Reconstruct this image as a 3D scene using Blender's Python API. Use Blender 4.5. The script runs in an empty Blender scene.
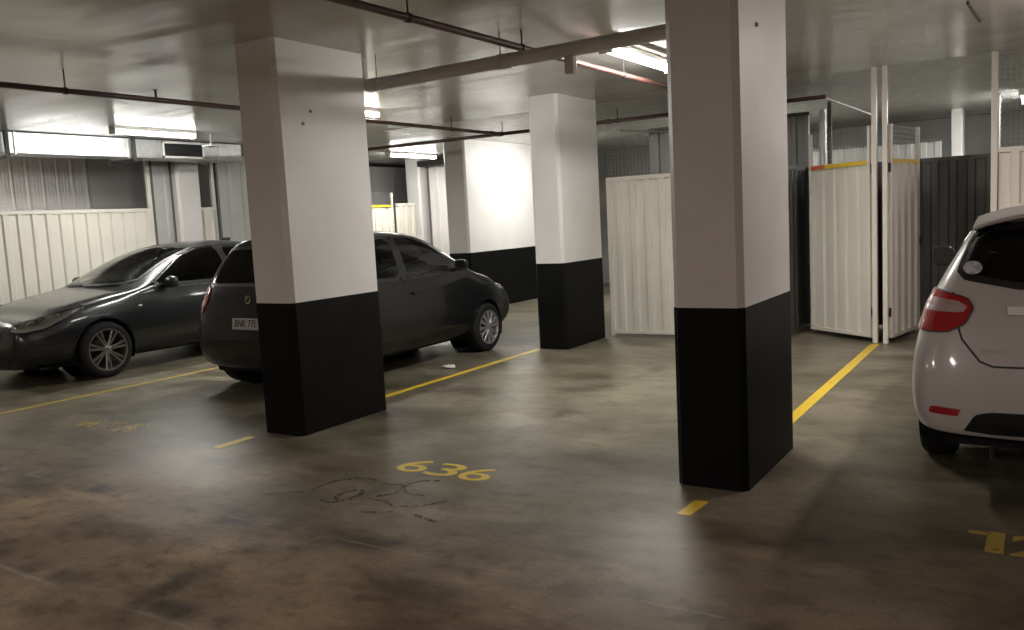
import bpy, bmesh, math, random
import numpy as np
from mathutils import Vector, Matrix, noise
from mathutils.bvhtree import BVHTree
R = random.Random(7)
scn = bpy.context.scene
COL = scn.collection
PI = math.pi
CEIL = 3.04
# ------------------------------------------------------------------ camera
F = 861.67; PITCH = 0.110508; ROLL = -0.052535; YAW = 0.563789
def make_camera():
    cy, sy = math.cos(YAW), math.sin(YAW)
    fw = Vector((-sy*math.cos(PITCH), cy*math.cos(PITCH), -math.sin(PITCH)))
    r = Vector((cy, sy, 0)); u = r.cross(fw)
    r2 = r*math.cos(ROLL)+u*math.sin(ROLL); u2 = -r*math.sin(ROLL)+u*math.cos(ROLL)
    cd = bpy.data.cameras.new('camera'); cd.sensor_width = 36; cd.lens = F/1024*36
    cd.clip_start = .05; cd.clip_end = 200
    o = bpy.data.objects.new('camera', cd); COL.objects.link(o)
    m = Matrix((r2, u2, -fw)).transposed().to_4x4(); m.translation = (0, 0, 1.6)
    o.matrix_world = m
    scn.camera = o
make_camera()
# ------------------------------------------------------------------ materials
def newmat(name):
    m = bpy.data.materials.new(name); m.use_nodes = True
    nt = m.node_tree; b = nt.nodes['Principled BSDF']
    return m, nt, b
def setp(b, **k):
    for a, v in k.items():
        i = b.inputs[a.replace('_', ' ')]
        i.default_value = (*v, 1) if isinstance(v, (tuple, list)) and len(v) == 3 else v
def N(nt, t, **k):
    n = nt.nodes.new(t)
    for a, v in k.items():
        if hasattr(n, a): setattr(n, a, v)
        else: n.inputs[a.replace('_', ' ')].default_value = v
    return n
def L(nt, a, b): nt.links.new(a, b)
def objco(nt, scale=(1, 1, 1)):
    g = N(nt, 'ShaderNodeNewGeometry'); mp = N(nt, 'ShaderNodeMapping')
    mp.inputs['Scale'].default_value = scale
    L(nt, g.outputs['Position'], mp.inputs['Vector']); return mp.outputs[0]
def ramp(nt, src, stops):
    r = N(nt, 'ShaderNodeValToRGB'); e = r.color_ramp.elements
    while len(e) < len(stops): e.new(.5)
    for i, (p, c) in enumerate(stops):
        e[i].position = p; e[i].color = (*c, 1) if len(c) == 3 else c
    L(nt, src, r.inputs[0]); return r.outputs[0]
def noisy(name, c1, c2, scale=4, rough=.5, bump=0., bscale=30, metallic=0., r2=None, spec=.5, stretch=(1, 1, 1), coat=0.):
    m, nt, b = newmat(name)
    co = objco(nt, stretch)
    n = N(nt, 'ShaderNodeTexNoise'); n.inputs['Scale'].default_value = scale; n.inputs['Detail'].default_value = 6
    L(nt, co, n.inputs['Vector'])
    L(nt, ramp(nt, n.outputs[0], [(.3, c1), (.7, c2)]), b.inputs['Base Color'])
    if r2 is not None:
        L(nt, ramp(nt, n.outputs[0], [(.3, (rough,)*3), (.7, (r2,)*3)]), b.inputs['Roughness'])
    else: b.inputs['Roughness'].default_value = rough
    setp(b, Metallic=metallic); b.inputs['Specular IOR Level'].default_value = spec
    if coat: b.inputs['Coat Weight'].default_value = coat; b.inputs['Coat Roughness'].default_value = .06
    if bump:
        n2 = N(nt, 'ShaderNodeTexNoise'); n2.inputs['Scale'].default_value = bscale; n2.inputs['Detail'].default_value = 4
        L(nt, co, n2.inputs['Vector'])
        bp = N(nt, 'ShaderNodeBump'); bp.inputs['Strength'].default_value = bump; bp.inputs['Distance'].default_value = .02
        L(nt, n2.outputs[0], bp.inputs['Height']); L(nt, bp.outputs[0], b.inputs['Normal'])
    return m
def plain(name, c, rough=.5, metallic=0., spec=.5, coat=0.):
    return noisy(name, tuple(x*.96 for x in c), tuple(min(1, x*1.03) for x in c), 6, rough, 0, 30, metallic, None, spec, (1, 1, 1), coat)
def emit(name, c, s):
    m, nt, b = newmat(name)
    setp(b, Base_Color=(.8, .8, .8)); b.inputs['Emission Color'].default_value = (*c, 1); b.inputs['Emission Strength'].default_value = s
    return m
def glassmat(name, tint, rough=.02):
    m, nt, b = newmat(name)
    nt.nodes.remove(b); out = nt.nodes['Material Output']
    tr = N(nt, 'ShaderNodeBsdfTransparent'); tr.inputs[0].default_value = (*tint, 1)
    gl = N(nt, 'ShaderNodeBsdfGlossy'); gl.inputs['Roughness'].default_value = rough; gl.inputs[0].default_value = (1, 1, 1, 1)
    fr = N(nt, 'ShaderNodeFresnel'); fr.inputs[0].default_value = 1.5
    mx = N(nt, 'ShaderNodeMixShader')
    L(nt, fr.outputs[0], mx.inputs[0]); L(nt, tr.outputs[0], mx.inputs[1]); L(nt, gl.outputs[0], mx.inputs[2]); L(nt, mx.outputs[0], out.inputs[0])
    return m
M = {}
M['white'] = noisy('white_paint', (.60, .58, .56), (.66, .645, .62), 2.2, .42, .05, 60)
M['black'] = noisy('black_gloss_paint', (.0035, .0035, .0033), (.006, .0058, .0055), 3, .5, .05, 60, spec=.10)
M['cream'] = noisy('cream_steel', (.60, .575, .50), (.66, .635, .56), 1.5, .42)
M['creamframe'] = noisy('cream_frame', (.62, .59, .52), (.68, .65, .58), 1.5, .38)
M['darksteel'] = noisy('dark_steel', (.075, .075, .07), (.11, .11, .105), 2, .4)
M['galv'] = noisy('galvanised_steel', (.42, .43, .43), (.55, .55, .55), 9, .34, .04, 20, .8, .42)
M['wire'] = plain('mesh_wire', (.42, .42, .41), .5, .3)
M['pipe'] = noisy('sprinkler_pipe_paint', (.045, .018, .014), (.085, .032, .024), 6, .4)
M['pipe_grey'] = noisy('grey_plastic_pipe', (.40, .38, .36), (.47, .45, .42), 3, .42)
M['steel_dark'] = plain('dark_bracket', (.018, .017, .016), .6, .1)
M['rubber'] = noisy('tyre_rubber', (.008, .008, .008), (.014, .014, .014), 20, .75, spec=.3)
M['alloy'] = plain('alloy_wheel', (.30, .29, .27), .34, .9)
M['hubcap'] = plain('silver_hubcap', (.38, .38, .38), .38, .7)
M['chrome'] = plain('chrome', (.75, .75, .75), .1, 1.)
M['satin'] = plain('satin_chrome', (.85, .83, .80), .3, .6)
M['trim'] = plain('black_trim', (.012, .012, .012), .4)
M['dark'] = plain('dark_plastic', (.01, .01, .01), .8, spec=.2)
M['seat'] = plain('seat_fabric', (.035, .033, .032), .9)
M['glass'] = glassmat('car_glass', (.62, .66, .64))
M['privacy'] = glassmat('dark_car_glass', (.05, .055, .055))
M['lens'] = glassmat('clear_lens', (.97, .97, .97), .04)
M['sedan'] = noisy('dark_grey_metallic_paint', (.014, .0145, .016), (.019, .0195, .021), 300, .3, 0, 30, .2, None, .4, (1, 1, 1), .6)
M['hatch'] = noisy('charcoal_metallic_paint', (.006, .0062, .0068), (.009, .0093, .010), 300, .34, 0, 30, .0, None, .2, (1, 1, 1), .5)
M['whitecar'] = noisy('white_car_paint', (.57, .555, .535), (.60, .58, .56), 3, .3, 0, 30, 0, None, .5, (1, 1, 1), 1.)
M['redlens'] = plain('red_lens', (.42, .008, .012), .12, 0, .6, 1.)
M['clearrefl'] = plain('clear_reflector', (.55, .42, .42), .25, .3, .6, 1.)
M['plate'] = plain('plate_white', (.42, .42, .40), .4)
M['ink'] = plain('plate_ink', (.01, .01, .012), .5)
M['headrefl'] = plain('headlamp_reflector', (.80, .80, .80), .32, .7)
M['sticker'] = noisy('sticker_print', (.35, .38, .5), (.85, .87, .9), 40, .5)
M['yellowtape'] = plain('yellow_rail', (.72, .48, .03), .45)
M['redtape'] = plain('red_rail_end', (.62, .13, .05), .45)
M['paper'] = plain('paper', (.8, .8, .78), .8)
M['grille'] = plain('grille_dark', (.02, .02, .02), .7)
M['concrete'] = noisy('bare_concrete', (.20, .20, .19), (.30, .295, .28), 1.4, .8, .1, 12)
M['foil'] = noisy('foil_facing', (.46, .46, .445), (.68, .68, .66), 7, .34, .8, 16, .35)
M['lampbody'] = plain('lamp_body', (.7, .7, .68), .4)
M['lamp'] = emit('lamp_tube_cool', (1.0, .985, .93), 32.)
M['lampwarm'] = emit('lamp_tube_warm', (1.0, .87, .83), 20.)
def mat_corr():
    return noisy('grey_sheet', (.34, .34, .325), (.42, .42, .405), 1.2, .45, 0, 30, .2)
M['greysheet'] = mat_corr()
M['palewall'] = noisy('pale_sheet', (.60, .575, .56), (.68, .655, .64), 1.2, .5)
def mat_yellow(name, wear, col):
    m, nt, b = newmat(name)
    co = objco(nt)
    n = N(nt, 'ShaderNodeTexNoise', Scale=28., Detail=8.); L(nt, co, n.inputs['Vector'])
    n2 = N(nt, 'ShaderNodeTexNoise', Scale=5., Detail=3.); L(nt, co, n2.inputs['Vector'])
    ad = N(nt, 'ShaderNodeMath', operation='ADD'); L(nt, n.outputs[0], ad.inputs[0]); L(nt, n2.outputs[0], ad.inputs[1])
    f = ramp(nt, ad.outputs[0], [(max(0, wear-.04), (0, 0, 0)), (min(1, wear+.04), (1, 1, 1))])
    ad.use_clamp = False
    sc = N(nt, 'ShaderNodeMath', operation='MULTIPLY'); sc.inputs[1].default_value = .5
    L(nt, ad.outputs[0], sc.inputs[0])
    f = ramp(nt, sc.outputs[0], [(wear-.04, (0, 0, 0)), (wear+.04, (1, 1, 1))])
    setp(b, Base_Color=col, Roughness=.42)
    L(nt, f, b.inputs['Alpha'])
    return m
M['yellow'] = mat_yellow('yellow_line_paint', .34, (.68, .48, .035))
M['yellowold'] = mat_yellow('worn_yellow_paint', .47, (.42, .30, .07))
M['yellowdim'] = mat_yellow('dull_yellow_paint', .38, (.40, .28, .05))
M['scuff'] = mat_yellow('tyre_scuff', .50, (.062, .058, .05))
def mat_floor():
    m, nt, b = newmat('polished_concrete_floor')
    co = objco(nt)
    def noi(s, d=6, stretch=None, dist=0.):
        n = N(nt, 'ShaderNodeTexNoise', Scale=s, Detail=float(d)); n.inputs['Distortion'].default_value = dist
        if stretch: L(nt, objco(nt, stretch), n.inputs['Vector'])
        else: L(nt, co, n.inputs['Vector'])
        return n.outputs[0]
    base = ramp(nt, noi(.55, 8, None, .6), [(.30, (.150, .134, .106)), (.5, (.190, .171, .136)), (.72, (.245, .224, .182))])
    blot = ramp(nt, noi(1.6, 7, None, .3), [(.28, (.74, .73, .71)), (.52, (1, 1, 1)), (.78, (1.18, 1.16, 1.12))])
    mul = N(nt, 'ShaderNodeMix', data_type='RGBA', blend_type='MULTIPLY'); mul.inputs['Factor'].default_value = 1
    L(nt, base, mul.inputs['A']); L(nt, blot, mul.inputs['B'])
    # rusty brown cast on the driving lane, greyer in the bays
    sep = N(nt, 'ShaderNodeSeparateXYZ'); L(nt, co, sep.inputs[0])
    mr = N(nt, 'ShaderNodeMapRange'); mr.inputs['From Min'].default_value = 2.6; mr.inputs['From Max'].default_value = 4.6
    L(nt, sep.outputs['Y'], mr.inputs[0])
    tint = ramp(nt, mr.outputs[0], [(0., (1.34, 1.12, .90)), (1., (.94, .94, .85))])
    mul2 = N(nt, 'ShaderNodeMix', data_type='RGBA', blend_type='MULTIPLY'); mul2.inputs['Factor'].default_value = 1
    L(nt, mul.outputs['Result'], mul2.inputs['A']); L(nt, tint, mul2.inputs['B'])
    cur = mul2.outputs['Result']
    wob = noi(1.7, 4)
    def joint(axis, pos, width, colr, soft, cur, w2=.10, nscale=6.):
        a = N(nt, 'ShaderNodeMath', operation='MULTIPLY_ADD'); a.inputs[1].default_value = w2; L(nt, wob, a.inputs[0]); L(nt, sep.outputs[axis], a.inputs[2])
        s = N(nt, 'ShaderNodeMath', operation='SUBTRACT'); L(nt, a.outputs[0], s.inputs[0]); s.inputs[1].default_value = pos+w2*.5
        ab = N(nt, 'ShaderNodeMath', operation='ABSOLUTE'); L(nt, s.outputs[0], ab.inputs[0])
        f = N(nt, 'ShaderNodeMapRange'); f.interpolation_type = 'SMOOTHSTEP'
        f.inputs['From Min'].default_value = width; f.inputs['From Max'].default_value = width+soft
        f.inputs['To Min'].default_value = 1; f.inputs['To Max'].default_value = 0
        L(nt, ab.outputs[0], f.inputs[0])
        k = ramp(nt, noi(nscale, 5), [(.46, (0, 0, 0)), (.62, (1, 1, 1))])
        mm = N(nt, 'ShaderNodeMath', operation='MULTIPLY'); L(nt, f.outputs[0], mm.inputs[0]); L(nt, k, mm.inputs[1])
        mx = N(nt, 'ShaderNodeMix', data_type='RGBA'); L(nt, mm.outputs[0], mx.inputs['Factor']); L(nt, cur, mx.inputs['A']); mx.inputs['B'].default_value = (*colr, 1)
        return mx.outputs['Result']
    cur = joint('Y', 3.15, .02, (.085, .068, .052), .14, cur, .06, 2.2)
    cur = joint('Y', 3.14, .003, (.25, .215, .165), .012, cur, .05, 2.4)
    cur = joint('Y', 2.12, .004, (.33, .285, .23), .016, cur, .08, 2.)
    cur = joint('Y', 2.20, .02, (.08, .065, .05), .10, cur, .10, 2.6)
    cur = joint('X', -3.42, .01, (.11, .09, .07), .12, cur, .5, 1.8)
    cur = joint('X', -4.9, .015, (.10, .083, .066), .14, cur, .8, 1.5)
    # old tyre smears running across the lane and general grime
    def smear(rotz, st, lo, hi, colr, cur):
        g = N(nt, 'ShaderNodeMapping'); g.inputs['Rotation'].default_value = (0, 0, rotz); g.inputs['Scale'].default_value = st
        L(nt, co, g.inputs['Vector']); n = N(nt, 'ShaderNodeTexNoise', Scale=1.0, Detail=7.); n.inputs['Roughness'].default_value = .62
        L(nt, g.outputs[0], n.inputs['Vector'])
        k = ramp(nt, n.outputs[0], [(lo, (0, 0, 0)), (hi, (1, 1, 1))])
        mx = N(nt, 'ShaderNodeMix', data_type='RGBA', blend_type='MULTIPLY'); L(nt, k, mx.inputs['Factor']); L(nt, cur, mx.inputs['A']); mx.inputs['B'].default_value = (*colr, 1)
        return mx.outputs['Result']
    cur = smear(.9, (.8, 1.9, 1), .48, .66, (.50, .46, .42), cur)
    cur = smear(-.35, (1.2, 2.2, 1), .50, .70, (.58, .56, .52), cur)
    cur = smear(.2, (7, 8, 1), .52, .66, (.72, .70, .66), cur)
    cur = smear(1.2, (3, 4, 1), .54, .70, (.70, .67, .63), cur)
    cur = smear(.4, (1.2, 2.4, 1), .52, .72, (1.5, 1.47, 1.42), cur)
    # fine speckle
    sp = ramp(nt, noi(60, 3), [(.3, (.88, .88, .88)), (.7, (1.1, 1.1, 1.1))])
    mul3 = N(nt, 'ShaderNodeMix', data_type='RGBA', blend_type='MULTIPLY'); mul3.inputs['Factor'].default_value = 1
    L(nt, cur, mul3.inputs['A']); L(nt, sp, mul3.inputs['B'])
    L(nt, mul3.outputs['Result'], b.inputs['Base Color'])
    rg = N(nt, 'ShaderNodeMapRange'); rg.inputs['From Min'].default_value = 2.4; rg.inputs['From Max'].default_value = 4.2
    rg.inputs['To Min'].default_value = .26; rg.inputs['To Max'].default_value = 0
    L(nt, sep.outputs['Y'], rg.inputs[0])
    ra = N(nt, 'ShaderNodeMath', operation='ADD')
    L(nt, ramp(nt, noi(1.3, 6, None, .3), [(.30, (.285,)*3), (.75, (.38,)*3)]), ra.inputs[0]); L(nt, rg.outputs[0], ra.inputs[1])
    L(nt, ra.outputs[0], b.inputs['Roughness'])
    rs = N(nt, 'ShaderNodeMapRange'); rs.inputs['From Min'].default_value = 2.6; rs.inputs['From Max'].default_value = 4.4
    rs.inputs['To Min'].default_value = .05; rs.inputs['To Max'].default_value = .36
    L(nt, sep.outputs['Y'], rs.inputs[0]); L(nt, rs.outputs[0], b.inputs['Specular IOR Level'])
    bp = N(nt, 'ShaderNodeBump'); bp.inputs['Strength'].default_value = .06; bp.inputs['Distance'].default_value = .02
    L(nt, noi(7, 4), bp.inputs['Height']); L(nt, bp.outputs[0], b.inputs['Normal'])
    return m
def mat_ceiling():
    m, nt, b = newmat('gloss_painted_ceiling')
    co = objco(nt, (1, 1, 1))
    n = N(nt, 'ShaderNodeTexNoise', Scale=.9, Detail=5.); L(nt, objco(nt, (.5, 1.6, 1)), n.inputs['Vector'])
    L(nt, ramp(nt, n.outputs[0], [(.3, (.43, .41, .38)), (.7, (.52, .50, .465))]), b.inputs['Base Color'])
    L(nt, ramp(nt, n.outputs[0], [(.3, (.15,)*3), (.7, (.24,)*3)]), b.inputs['Roughness'])
    n2 = N(nt, 'ShaderNodeTexNoise', Scale=1.0, Detail=2.5); L(nt, objco(nt, (.35, 1.5, 1)), n2.inputs['Vector'])
    bp = N(nt, 'ShaderNodeBump'); bp.inputs['Strength'].default_value = .5; bp.inputs['Distance'].default_value = .035
    L(nt, n2.outputs[0], bp.inputs['Height']); L(nt, bp.outputs[0], b.inputs['Normal'])
    b.inputs['Specular IOR Level'].default_value = .55
    return m
M['floor'] = mat_floor(); M['ceiling'] = mat_ceiling()
# ------------------------------------------------------------------ mesh helpers
def thing(name, label, cat, loc=(0, 0, 0), rotz=0, group=None):
    o = bpy.data.objects.new(name, None); COL.objects.link(o); o.empty_display_size = .2
    o.location = loc; o.rotation_euler = (0, 0, rotz); o['label'] = label; o['category'] = cat
    if group: o['group'] = group
    return o
def tag(o, label, cat, group=None):
    o['label'] = label; o['category'] = cat
    if group: o['group'] = group
    return o
class MB:
    def __init__(s): s.v = []; s.f = []; s.mi = []
    def add(s, v, f, mi=0):
        k = len(s.v); s.v += [tuple(map(float, p)) for p in v]; s.f += [tuple(i+k for i in q) for q in f]; s.mi += [mi]*len(f); return s
    def box(s, a, b, mi=0):
        x0, y0, z0 = a; x1, y1, z1 = b
        return s.add([(x0, y0, z0), (x1, y0, z0), (x1, y1, z0), (x0, y1, z0), (x0, y0, z1), (x1, y0, z1), (x1, y1, z1), (x0, y1, z1)],
                     [(3, 2, 1, 0), (4, 5, 6, 7), (0, 1, 5, 4), (1, 2, 6, 5), (2, 3, 7, 6), (3, 0, 4, 7)], mi)
    def cbox(s, c, d, mi=0): return s.box([c[i]-d[i]/2 for i in range(3)], [c[i]+d[i]/2 for i in range(3)], mi)
    def tube(s, pts, r, n=10, mi=0, cap=True):
        pts = [Vector(p) for p in pts]; rings = []
        up = None
        for i, p in enumerate(pts):
            t = (pts[min(i+1, len(pts)-1)]-pts[max(i-1, 0)]).normalized()
            if up is None:
                up = Vector((0, 0, 1)) if abs(t.z) < .9 else Vector((1, 0, 0))
            a = t.cross(up).normalized(); b = a.cross(t).normalized(); up = b
            rr = r[i] if isinstance(r, (list, tuple)) else r
            rings.append([p+(a*math.cos(2*PI*k/n)+b*math.sin(2*PI*k/n))*rr for k in range(n)])
        v = [q for ring in rings for q in ring]
        f = [(i*n+k, i*n+(k+1) % n, (i+1)*n+(k+1) % n, (i+1)*n+k) for i in range(len(pts)-1) for k in range(n)]
        if cap: f += [tuple(range(n))[::-1], tuple((len(pts)-1)*n+k for k in range(n))]
        return s.add(v, f, mi)
    def lathe(s, prof, c, axis='y', n=40, mi=0):
        # prof: (radius, along); closed neither end unless r=0
        v = []
        for r, a in prof:
            for k in range(n):
                t = 2*PI*k/n; p, q = r*math.cos(t), r*math.sin(t)
                v.append({'y': (c[0]+p, c[1]+a, c[2]+q), 'z': (c[0]+p, c[1]+q, c[2]+a), 'x': (c[0]+a, c[1]+p, c[2]+q)}[axis])
        f = [(i*n+k, i*n+(k+1) % n, (i+1)*n+(k+1) % n, (i+1)*n+k) for i in range(len(prof)-1) for k in range(n)]
        return s.add(v, f, mi)
    def build(s, name, mats, parent=None, smooth=0, bevel=0, sub=0, recalc=True):
        me = bpy.data.meshes.new(name); me.from_pydata(s.v, [], s.f); 
        mats = mats if isinstance(mats, (list, tuple)) else [mats]
        for m in mats: me.materials.append(m)
        for p, i in zip(me.polygons, s.mi): p.material_index = i
        if recalc:
            bm = bmesh.new(); bm.from_mesh(me); bmesh.ops.remove_doubles(bm, verts=bm.verts, dist=1e-5)
            bmesh.ops.recalc_face_normals(bm, faces=bm.faces); bm.to_mesh(me); bm.free()
        o = bpy.data.objects.new(name, me); COL.objects.link(o)
        if parent: o.parent = parent
        if bevel:
            md = o.modifiers.new('bevel', 'BEVEL'); md.width = bevel; md.segments = 2; md.limit_method = 'ANGLE'
        if sub:
            md = o.modifiers.new('sub', 'SUBSURF'); md.levels = sub; md.render_levels = sub
        if smooth:
            for p in me.polygons: p.use_smooth = True
            if smooth < 180: 
                try: me.set_sharp_from_angle(angle=math.radians(smooth))
                except Exception: pass
        return o
def copy_tree(o, parent=None):
    c = o.copy(); COL.objects.link(c)
    if parent: c.parent = parent
    for ch in list(o.children): copy_tree(ch, c)
    return c
def struct(o): o['kind'] = 'structure'; return o
# ------------------------------------------------------------------ room shell
X0, X1, Y0, Y1 = -16.0, 5.0, -7.0, 18.2
struct(MB().box((X0, Y0, -.2), (X1, Y1, 0)).build('floor', M['floor']))
struct(MB().box((X0, Y0, CEIL), (X1, Y1, CEIL+.2)).build('ceiling', M['ceiling']))
struct(MB().box((X0-.2, Y0, 0), (X0, Y1, CEIL)).build('wall_left', M['white']))
struct(MB().box((X1, Y0, 0), (X1+.2, Y1, CEIL)).build('wall_right', M['white']))
struct(MB().box((X0, Y1, 0), (X1, Y1+.2, CEIL)).build('wall_back', M['concrete']))
struct(MB().box((X0, Y0-.2, 0), (X1, Y0, CEIL)).build('wall_front', M['concrete']))
# ------------------------------------------------------------------ columns
BAND = 1.046
def column(x0, x1, y0, y1, label, name='concrete_column', cat='column', ch=.035):
    t = thing(name, label, cat, ((x0+x1)/2, (y0+y1)/2, 0))
    w, d = (x1-x0)/2, (y1-y0)/2
    def prism(z0, z1, g=0.):
        W, D = w+g, d+g
        p = [(-W+ch, -D), (W-ch, -D), (W, -D+ch), (W, D-ch), (W-ch, D), (-W+ch, D), (-W, D-ch), (-W, -D+ch)]
        n = len(p)
        return MB().add([(*q, z0) for q in p]+[(*q, z1) for q in p], [tuple(range(n))[::-1], tuple(range(n, 2*n))]+[(i, (i+1) % n, n+(i+1) % n, n+i) for i in range(n)])
    prism(BAND, CEIL).build('white_shaft', M['white'], t)
    prism(0, BAND, .003).build('black_base', M['black'], t)
    return t
column(-1.856, -1.443, 4.666, 5.70, 'large white column with black painted base nearest the camera, beside the white car')
column(-5.37, -4.94, 4.672, 5.70, 'white column with black base standing in front of the charcoal hatchback')
column(-5.355, -4.955, 9.05, 10.12, 'white column with black base standing in front of the cream corrugated fence, mid distance')
column(-12.35, -11.95, 9.05, 9.50, 'slim white column behind the dark grey sedan, under the ventilation duct')
column(-12.35, -11.95, 15.35, 15.80, 'farthest white column seen above the charcoal hatchback roof')
column(-9.22, -8.76, 12.56, 15.9, 'bright white wall pier with black base lit by the lamp behind the charcoal hatchback', 'wall_pier', 'wall pier')
# small plugs / anchors on columns
def plug(x, y, z, nrm, label):
    mb = MB().lathe([(0, .0), (.012, .0), (.012, .012), (0, .014)], (0, 0, 0), nrm, 10)
    o = mb.build('wall_plug', M['concrete'], None, 60); o.location = (x, y, z); tag(o, label, 'wall plug', 'plugs in the columns'); return o
plug(-4.94, 5.02, 2.52, 'x', 'upper small grey plug hole in the right face of the column before the charcoal hatchback')
plug(-4.94, 4.93, 2.42, 'x', 'lower small grey plug hole in the right face of the column before the charcoal hatchback')
plug(-1.443, 5.02, 2.62, 'x', 'small grey plug hole in the right face of the nearest column')
# ------------------------------------------------------------------ corrugated fences
def frame2(p0, p1):
    a = Vector((p0[0], p0[1], 0)); d = Vector((p1[0], p1[1], 0))-a; ln = d.length; d.normalize(); n = Vector((d.y, -d.x, 0)); return a, d, n, ln
def corr(p0, p1, z0, z1, pitch=.2, depth=.028, rib=.35):
    # a folded steel sheet: wide pans and narrow raised ribs, 2 mm thick
    a, d, n, ln = frame2(p0, p1); k = max(1, round(ln/pitch)); pt = ln/k; prof = []
    sl = pt*.09; rw = pt*rib
    for i in range(k):
        s = i*pt
        prof += [(s, 0), (s+pt-rw-2*sl, 0), (s+pt-rw-sl, depth), (s+pt-sl, depth)]
    prof.append((ln, 0))
    mb = MB(); v = []
    for off in (0, -.003):
        for s, h in prof:
            q = a+d*s+n*(h+off); v += [(q.x, q.y, z0), (q.x, q.y, z1)]
    m = len(prof); f = []
    for i in range(m-1):
        f.append((2*i, 2*i+2, 2*i+3, 2*i+1)); j = 2*m+2*i; f.append((j+1, j+3, j+2, j))
    f += [(0, 1, 2*m+1, 2*m), (2*m-2, 4*m-2, 4*m-1, 2*m-1)]
    return mb.add(v, f)
def beam(p0, p1, z0, z1, th, off=0.):
    a, d, n, ln = frame2(p0, p1); mb = MB()
    c = [a+n*(off-th/2), a+d*ln+n*(off-th/2), a+d*ln+n*(off+th/2), a+n*(off+th/2)]
    return mb.add([(q.x, q.y, z0) for q in c]+[(q.x, q.y, z1) for q in c], [(3, 2, 1, 0), (4, 5, 6, 7), (0, 1, 5, 4), (1, 2, 6, 5), (2, 3, 7, 6), (3, 0, 4, 7)])
def wiremesh(p0, p1, z0, z1, name, parent, pitch=.05, r=.0010):
    a, d, n, ln = frame2(p0, p1); mb = MB()
    k = int(ln/pitch)
    def bar(q0, q1, u, w):
        u = u*r; w = w*r
        vs = [q0-u-w, q0+u-w, q0+u+w, q0-u+w, q1-u-w, q1+u-w, q1+u+w, q1-u+w]
        mb.add(vs, [(0, 1, 5, 4), (1, 2, 6, 5), (2, 3, 7, 6), (3, 0, 4, 7)])
    Z = Vector((0, 0, 1))
    for i in range(k+1):
        q = a+d*(i*pitch); bar(q+Z*z0, q+Z*z1, d, n)
    z = z0
    while z <= z1:
        bar(a+Z*z, a+d*ln+Z*z, n, Z); z += pitch
    o = mb.build(name, M['wire'], parent, recalc=False)
    return o
def fence(p0, p1, label, posts=(), mesh=True, sheet='cream', top=2.05, name='corrugated_fence', cat='fence', pitch=.2, meshtop=CEIL, flip=False, group=None):
    t = thing(name, label, cat, (p0[0], p0[1], 0), 0, group)
    q0 = (0, 0); q1 = (p1[0]-p0[0], p1[1]-p0[1])
    corr(q0, q1, .06, top-.02, pitch).build('corrugated_sheet', M[sheet], t)
    fr = M['creamframe'] if sheet == 'cream' else M['darksteel']
    beam(q0, q1, top-.03, top+.02, .045, .012).build('top_rail', fr, t)
    beam(q0, q1, .035, .075, .045, .012).build('bottom_rail', fr, t)
    a, d, n, ln = frame2(q0, q1)
    for s, zt in posts:
        c = a+d*s; MB().box((c.x-.028, c.y-.028, 0), (c.x+.028, c.y+.028, zt)).build('post', fr, t, bevel=.003)
    if mesh: wiremesh(q0, q1, top+.02, meshtop, 'wire_mesh', t)
    return t
FY = 10.3
fence((-4.92, FY), (-2.75, FY), 'cream corrugated fence with wire mesh above, between the middle column and the nearest column', [(0.0, 2.07), (2.15, CEIL)])
fence((-.49, FY), (4.95, FY), 'cream corrugated fence with wire mesh above, behind the white car', [(1.5, CEIL), (3.07, CEIL), (5.4, CEIL)])
for x, lb in ((-1.685, 'left of the paired full height cream posts at the end of the bright yellow line'), (-1.575, 'right of the paired full height cream posts, hinge side of the narrow right gate')):
    MBo = MB().box((-.026, -.035, 0), (.026, .035, CEIL)).build('gate_post', M['creamframe'], None, bevel=.004); MBo.location = (x, FY, 0)
    tag(MBo, lb, 'post')
o = MB().box((-.03, -.03, 0), (.03, .03, CEIL)).build('gate_post', M['creamframe'], None, bevel=.004); o.location = (-.53, FY, 0)
tag(o, 'single full height cream post beside the fence behind the white car', 'post')
def gate(p0, p1, label, red=True, pitch=.2, flat=False, stile=2.42):
    t = thing('storage_gate', label, 'gate', (p0[0], p0[1], 0))
    q0 = (0, 0); q1 = (p1[0]-p0[0], p1[1]-p0[1]); a, d, n, ln = frame2(q0, q1)
    corr(tuple((a+d*.03)[:2]), tuple((a+d*(ln-.03))[:2]), .09, 2.0, pitch).build('corrugated_sheet', M['cream'], t)
    for s, nm in ((0.02, 'hinge_stile'), (ln-.02, 'free_stile')):
        beam(tuple((a+d*(s-.02))[:2]), tuple((a+d*(s+.02))[:2]), .06, stile, .04).build(nm, M['creamframe'], t, bevel=.003)
    beam(tuple((a+d*.04)[:2]), tuple((a+d*(ln-.04))[:2]), .06, .10, .04).build('bottom_rail', M['creamframe'], t)
    k = ln*.72 if red else ln-.04
    beam(tuple((a+d*.04)[:2]), tuple((a+d*k)[:2]), 2.0, 2.045, .046, .004).build('yellow_top_rail', M['yellowtape'], t)
    if red: beam(tuple((a+d*k)[:2]), tuple((a+d*(ln-.04))[:2]), 2.0, 2.045, .046, .004).build('red_rail_end', M['redtape'], t)
    wiremesh(tuple((a+d*.04)[:2]), tuple((a+d*(ln-.04))[:2]), 2.05, stile, 'wire_mesh', t)
    for z in (.35, 1.95):
        c = a-d*.008; MB().tube([(c.x, c.y, z-.05), (c.x, c.y, z+.05)], .012, 8).build('hinge', M['steel_dark'], t)
    c = a+d*(ln-.02)+n*.03
    MB().cbox((c.x, c.y, 1.1), (.05, .03, .1)).build('latch', M['steel_dark'], t, bevel=.004)
    return t
gate((-1.725, FY+.02), (-2.52, 10.92), 'wide cream corrugated gate standing open, yellow top rail with red end')
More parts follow.
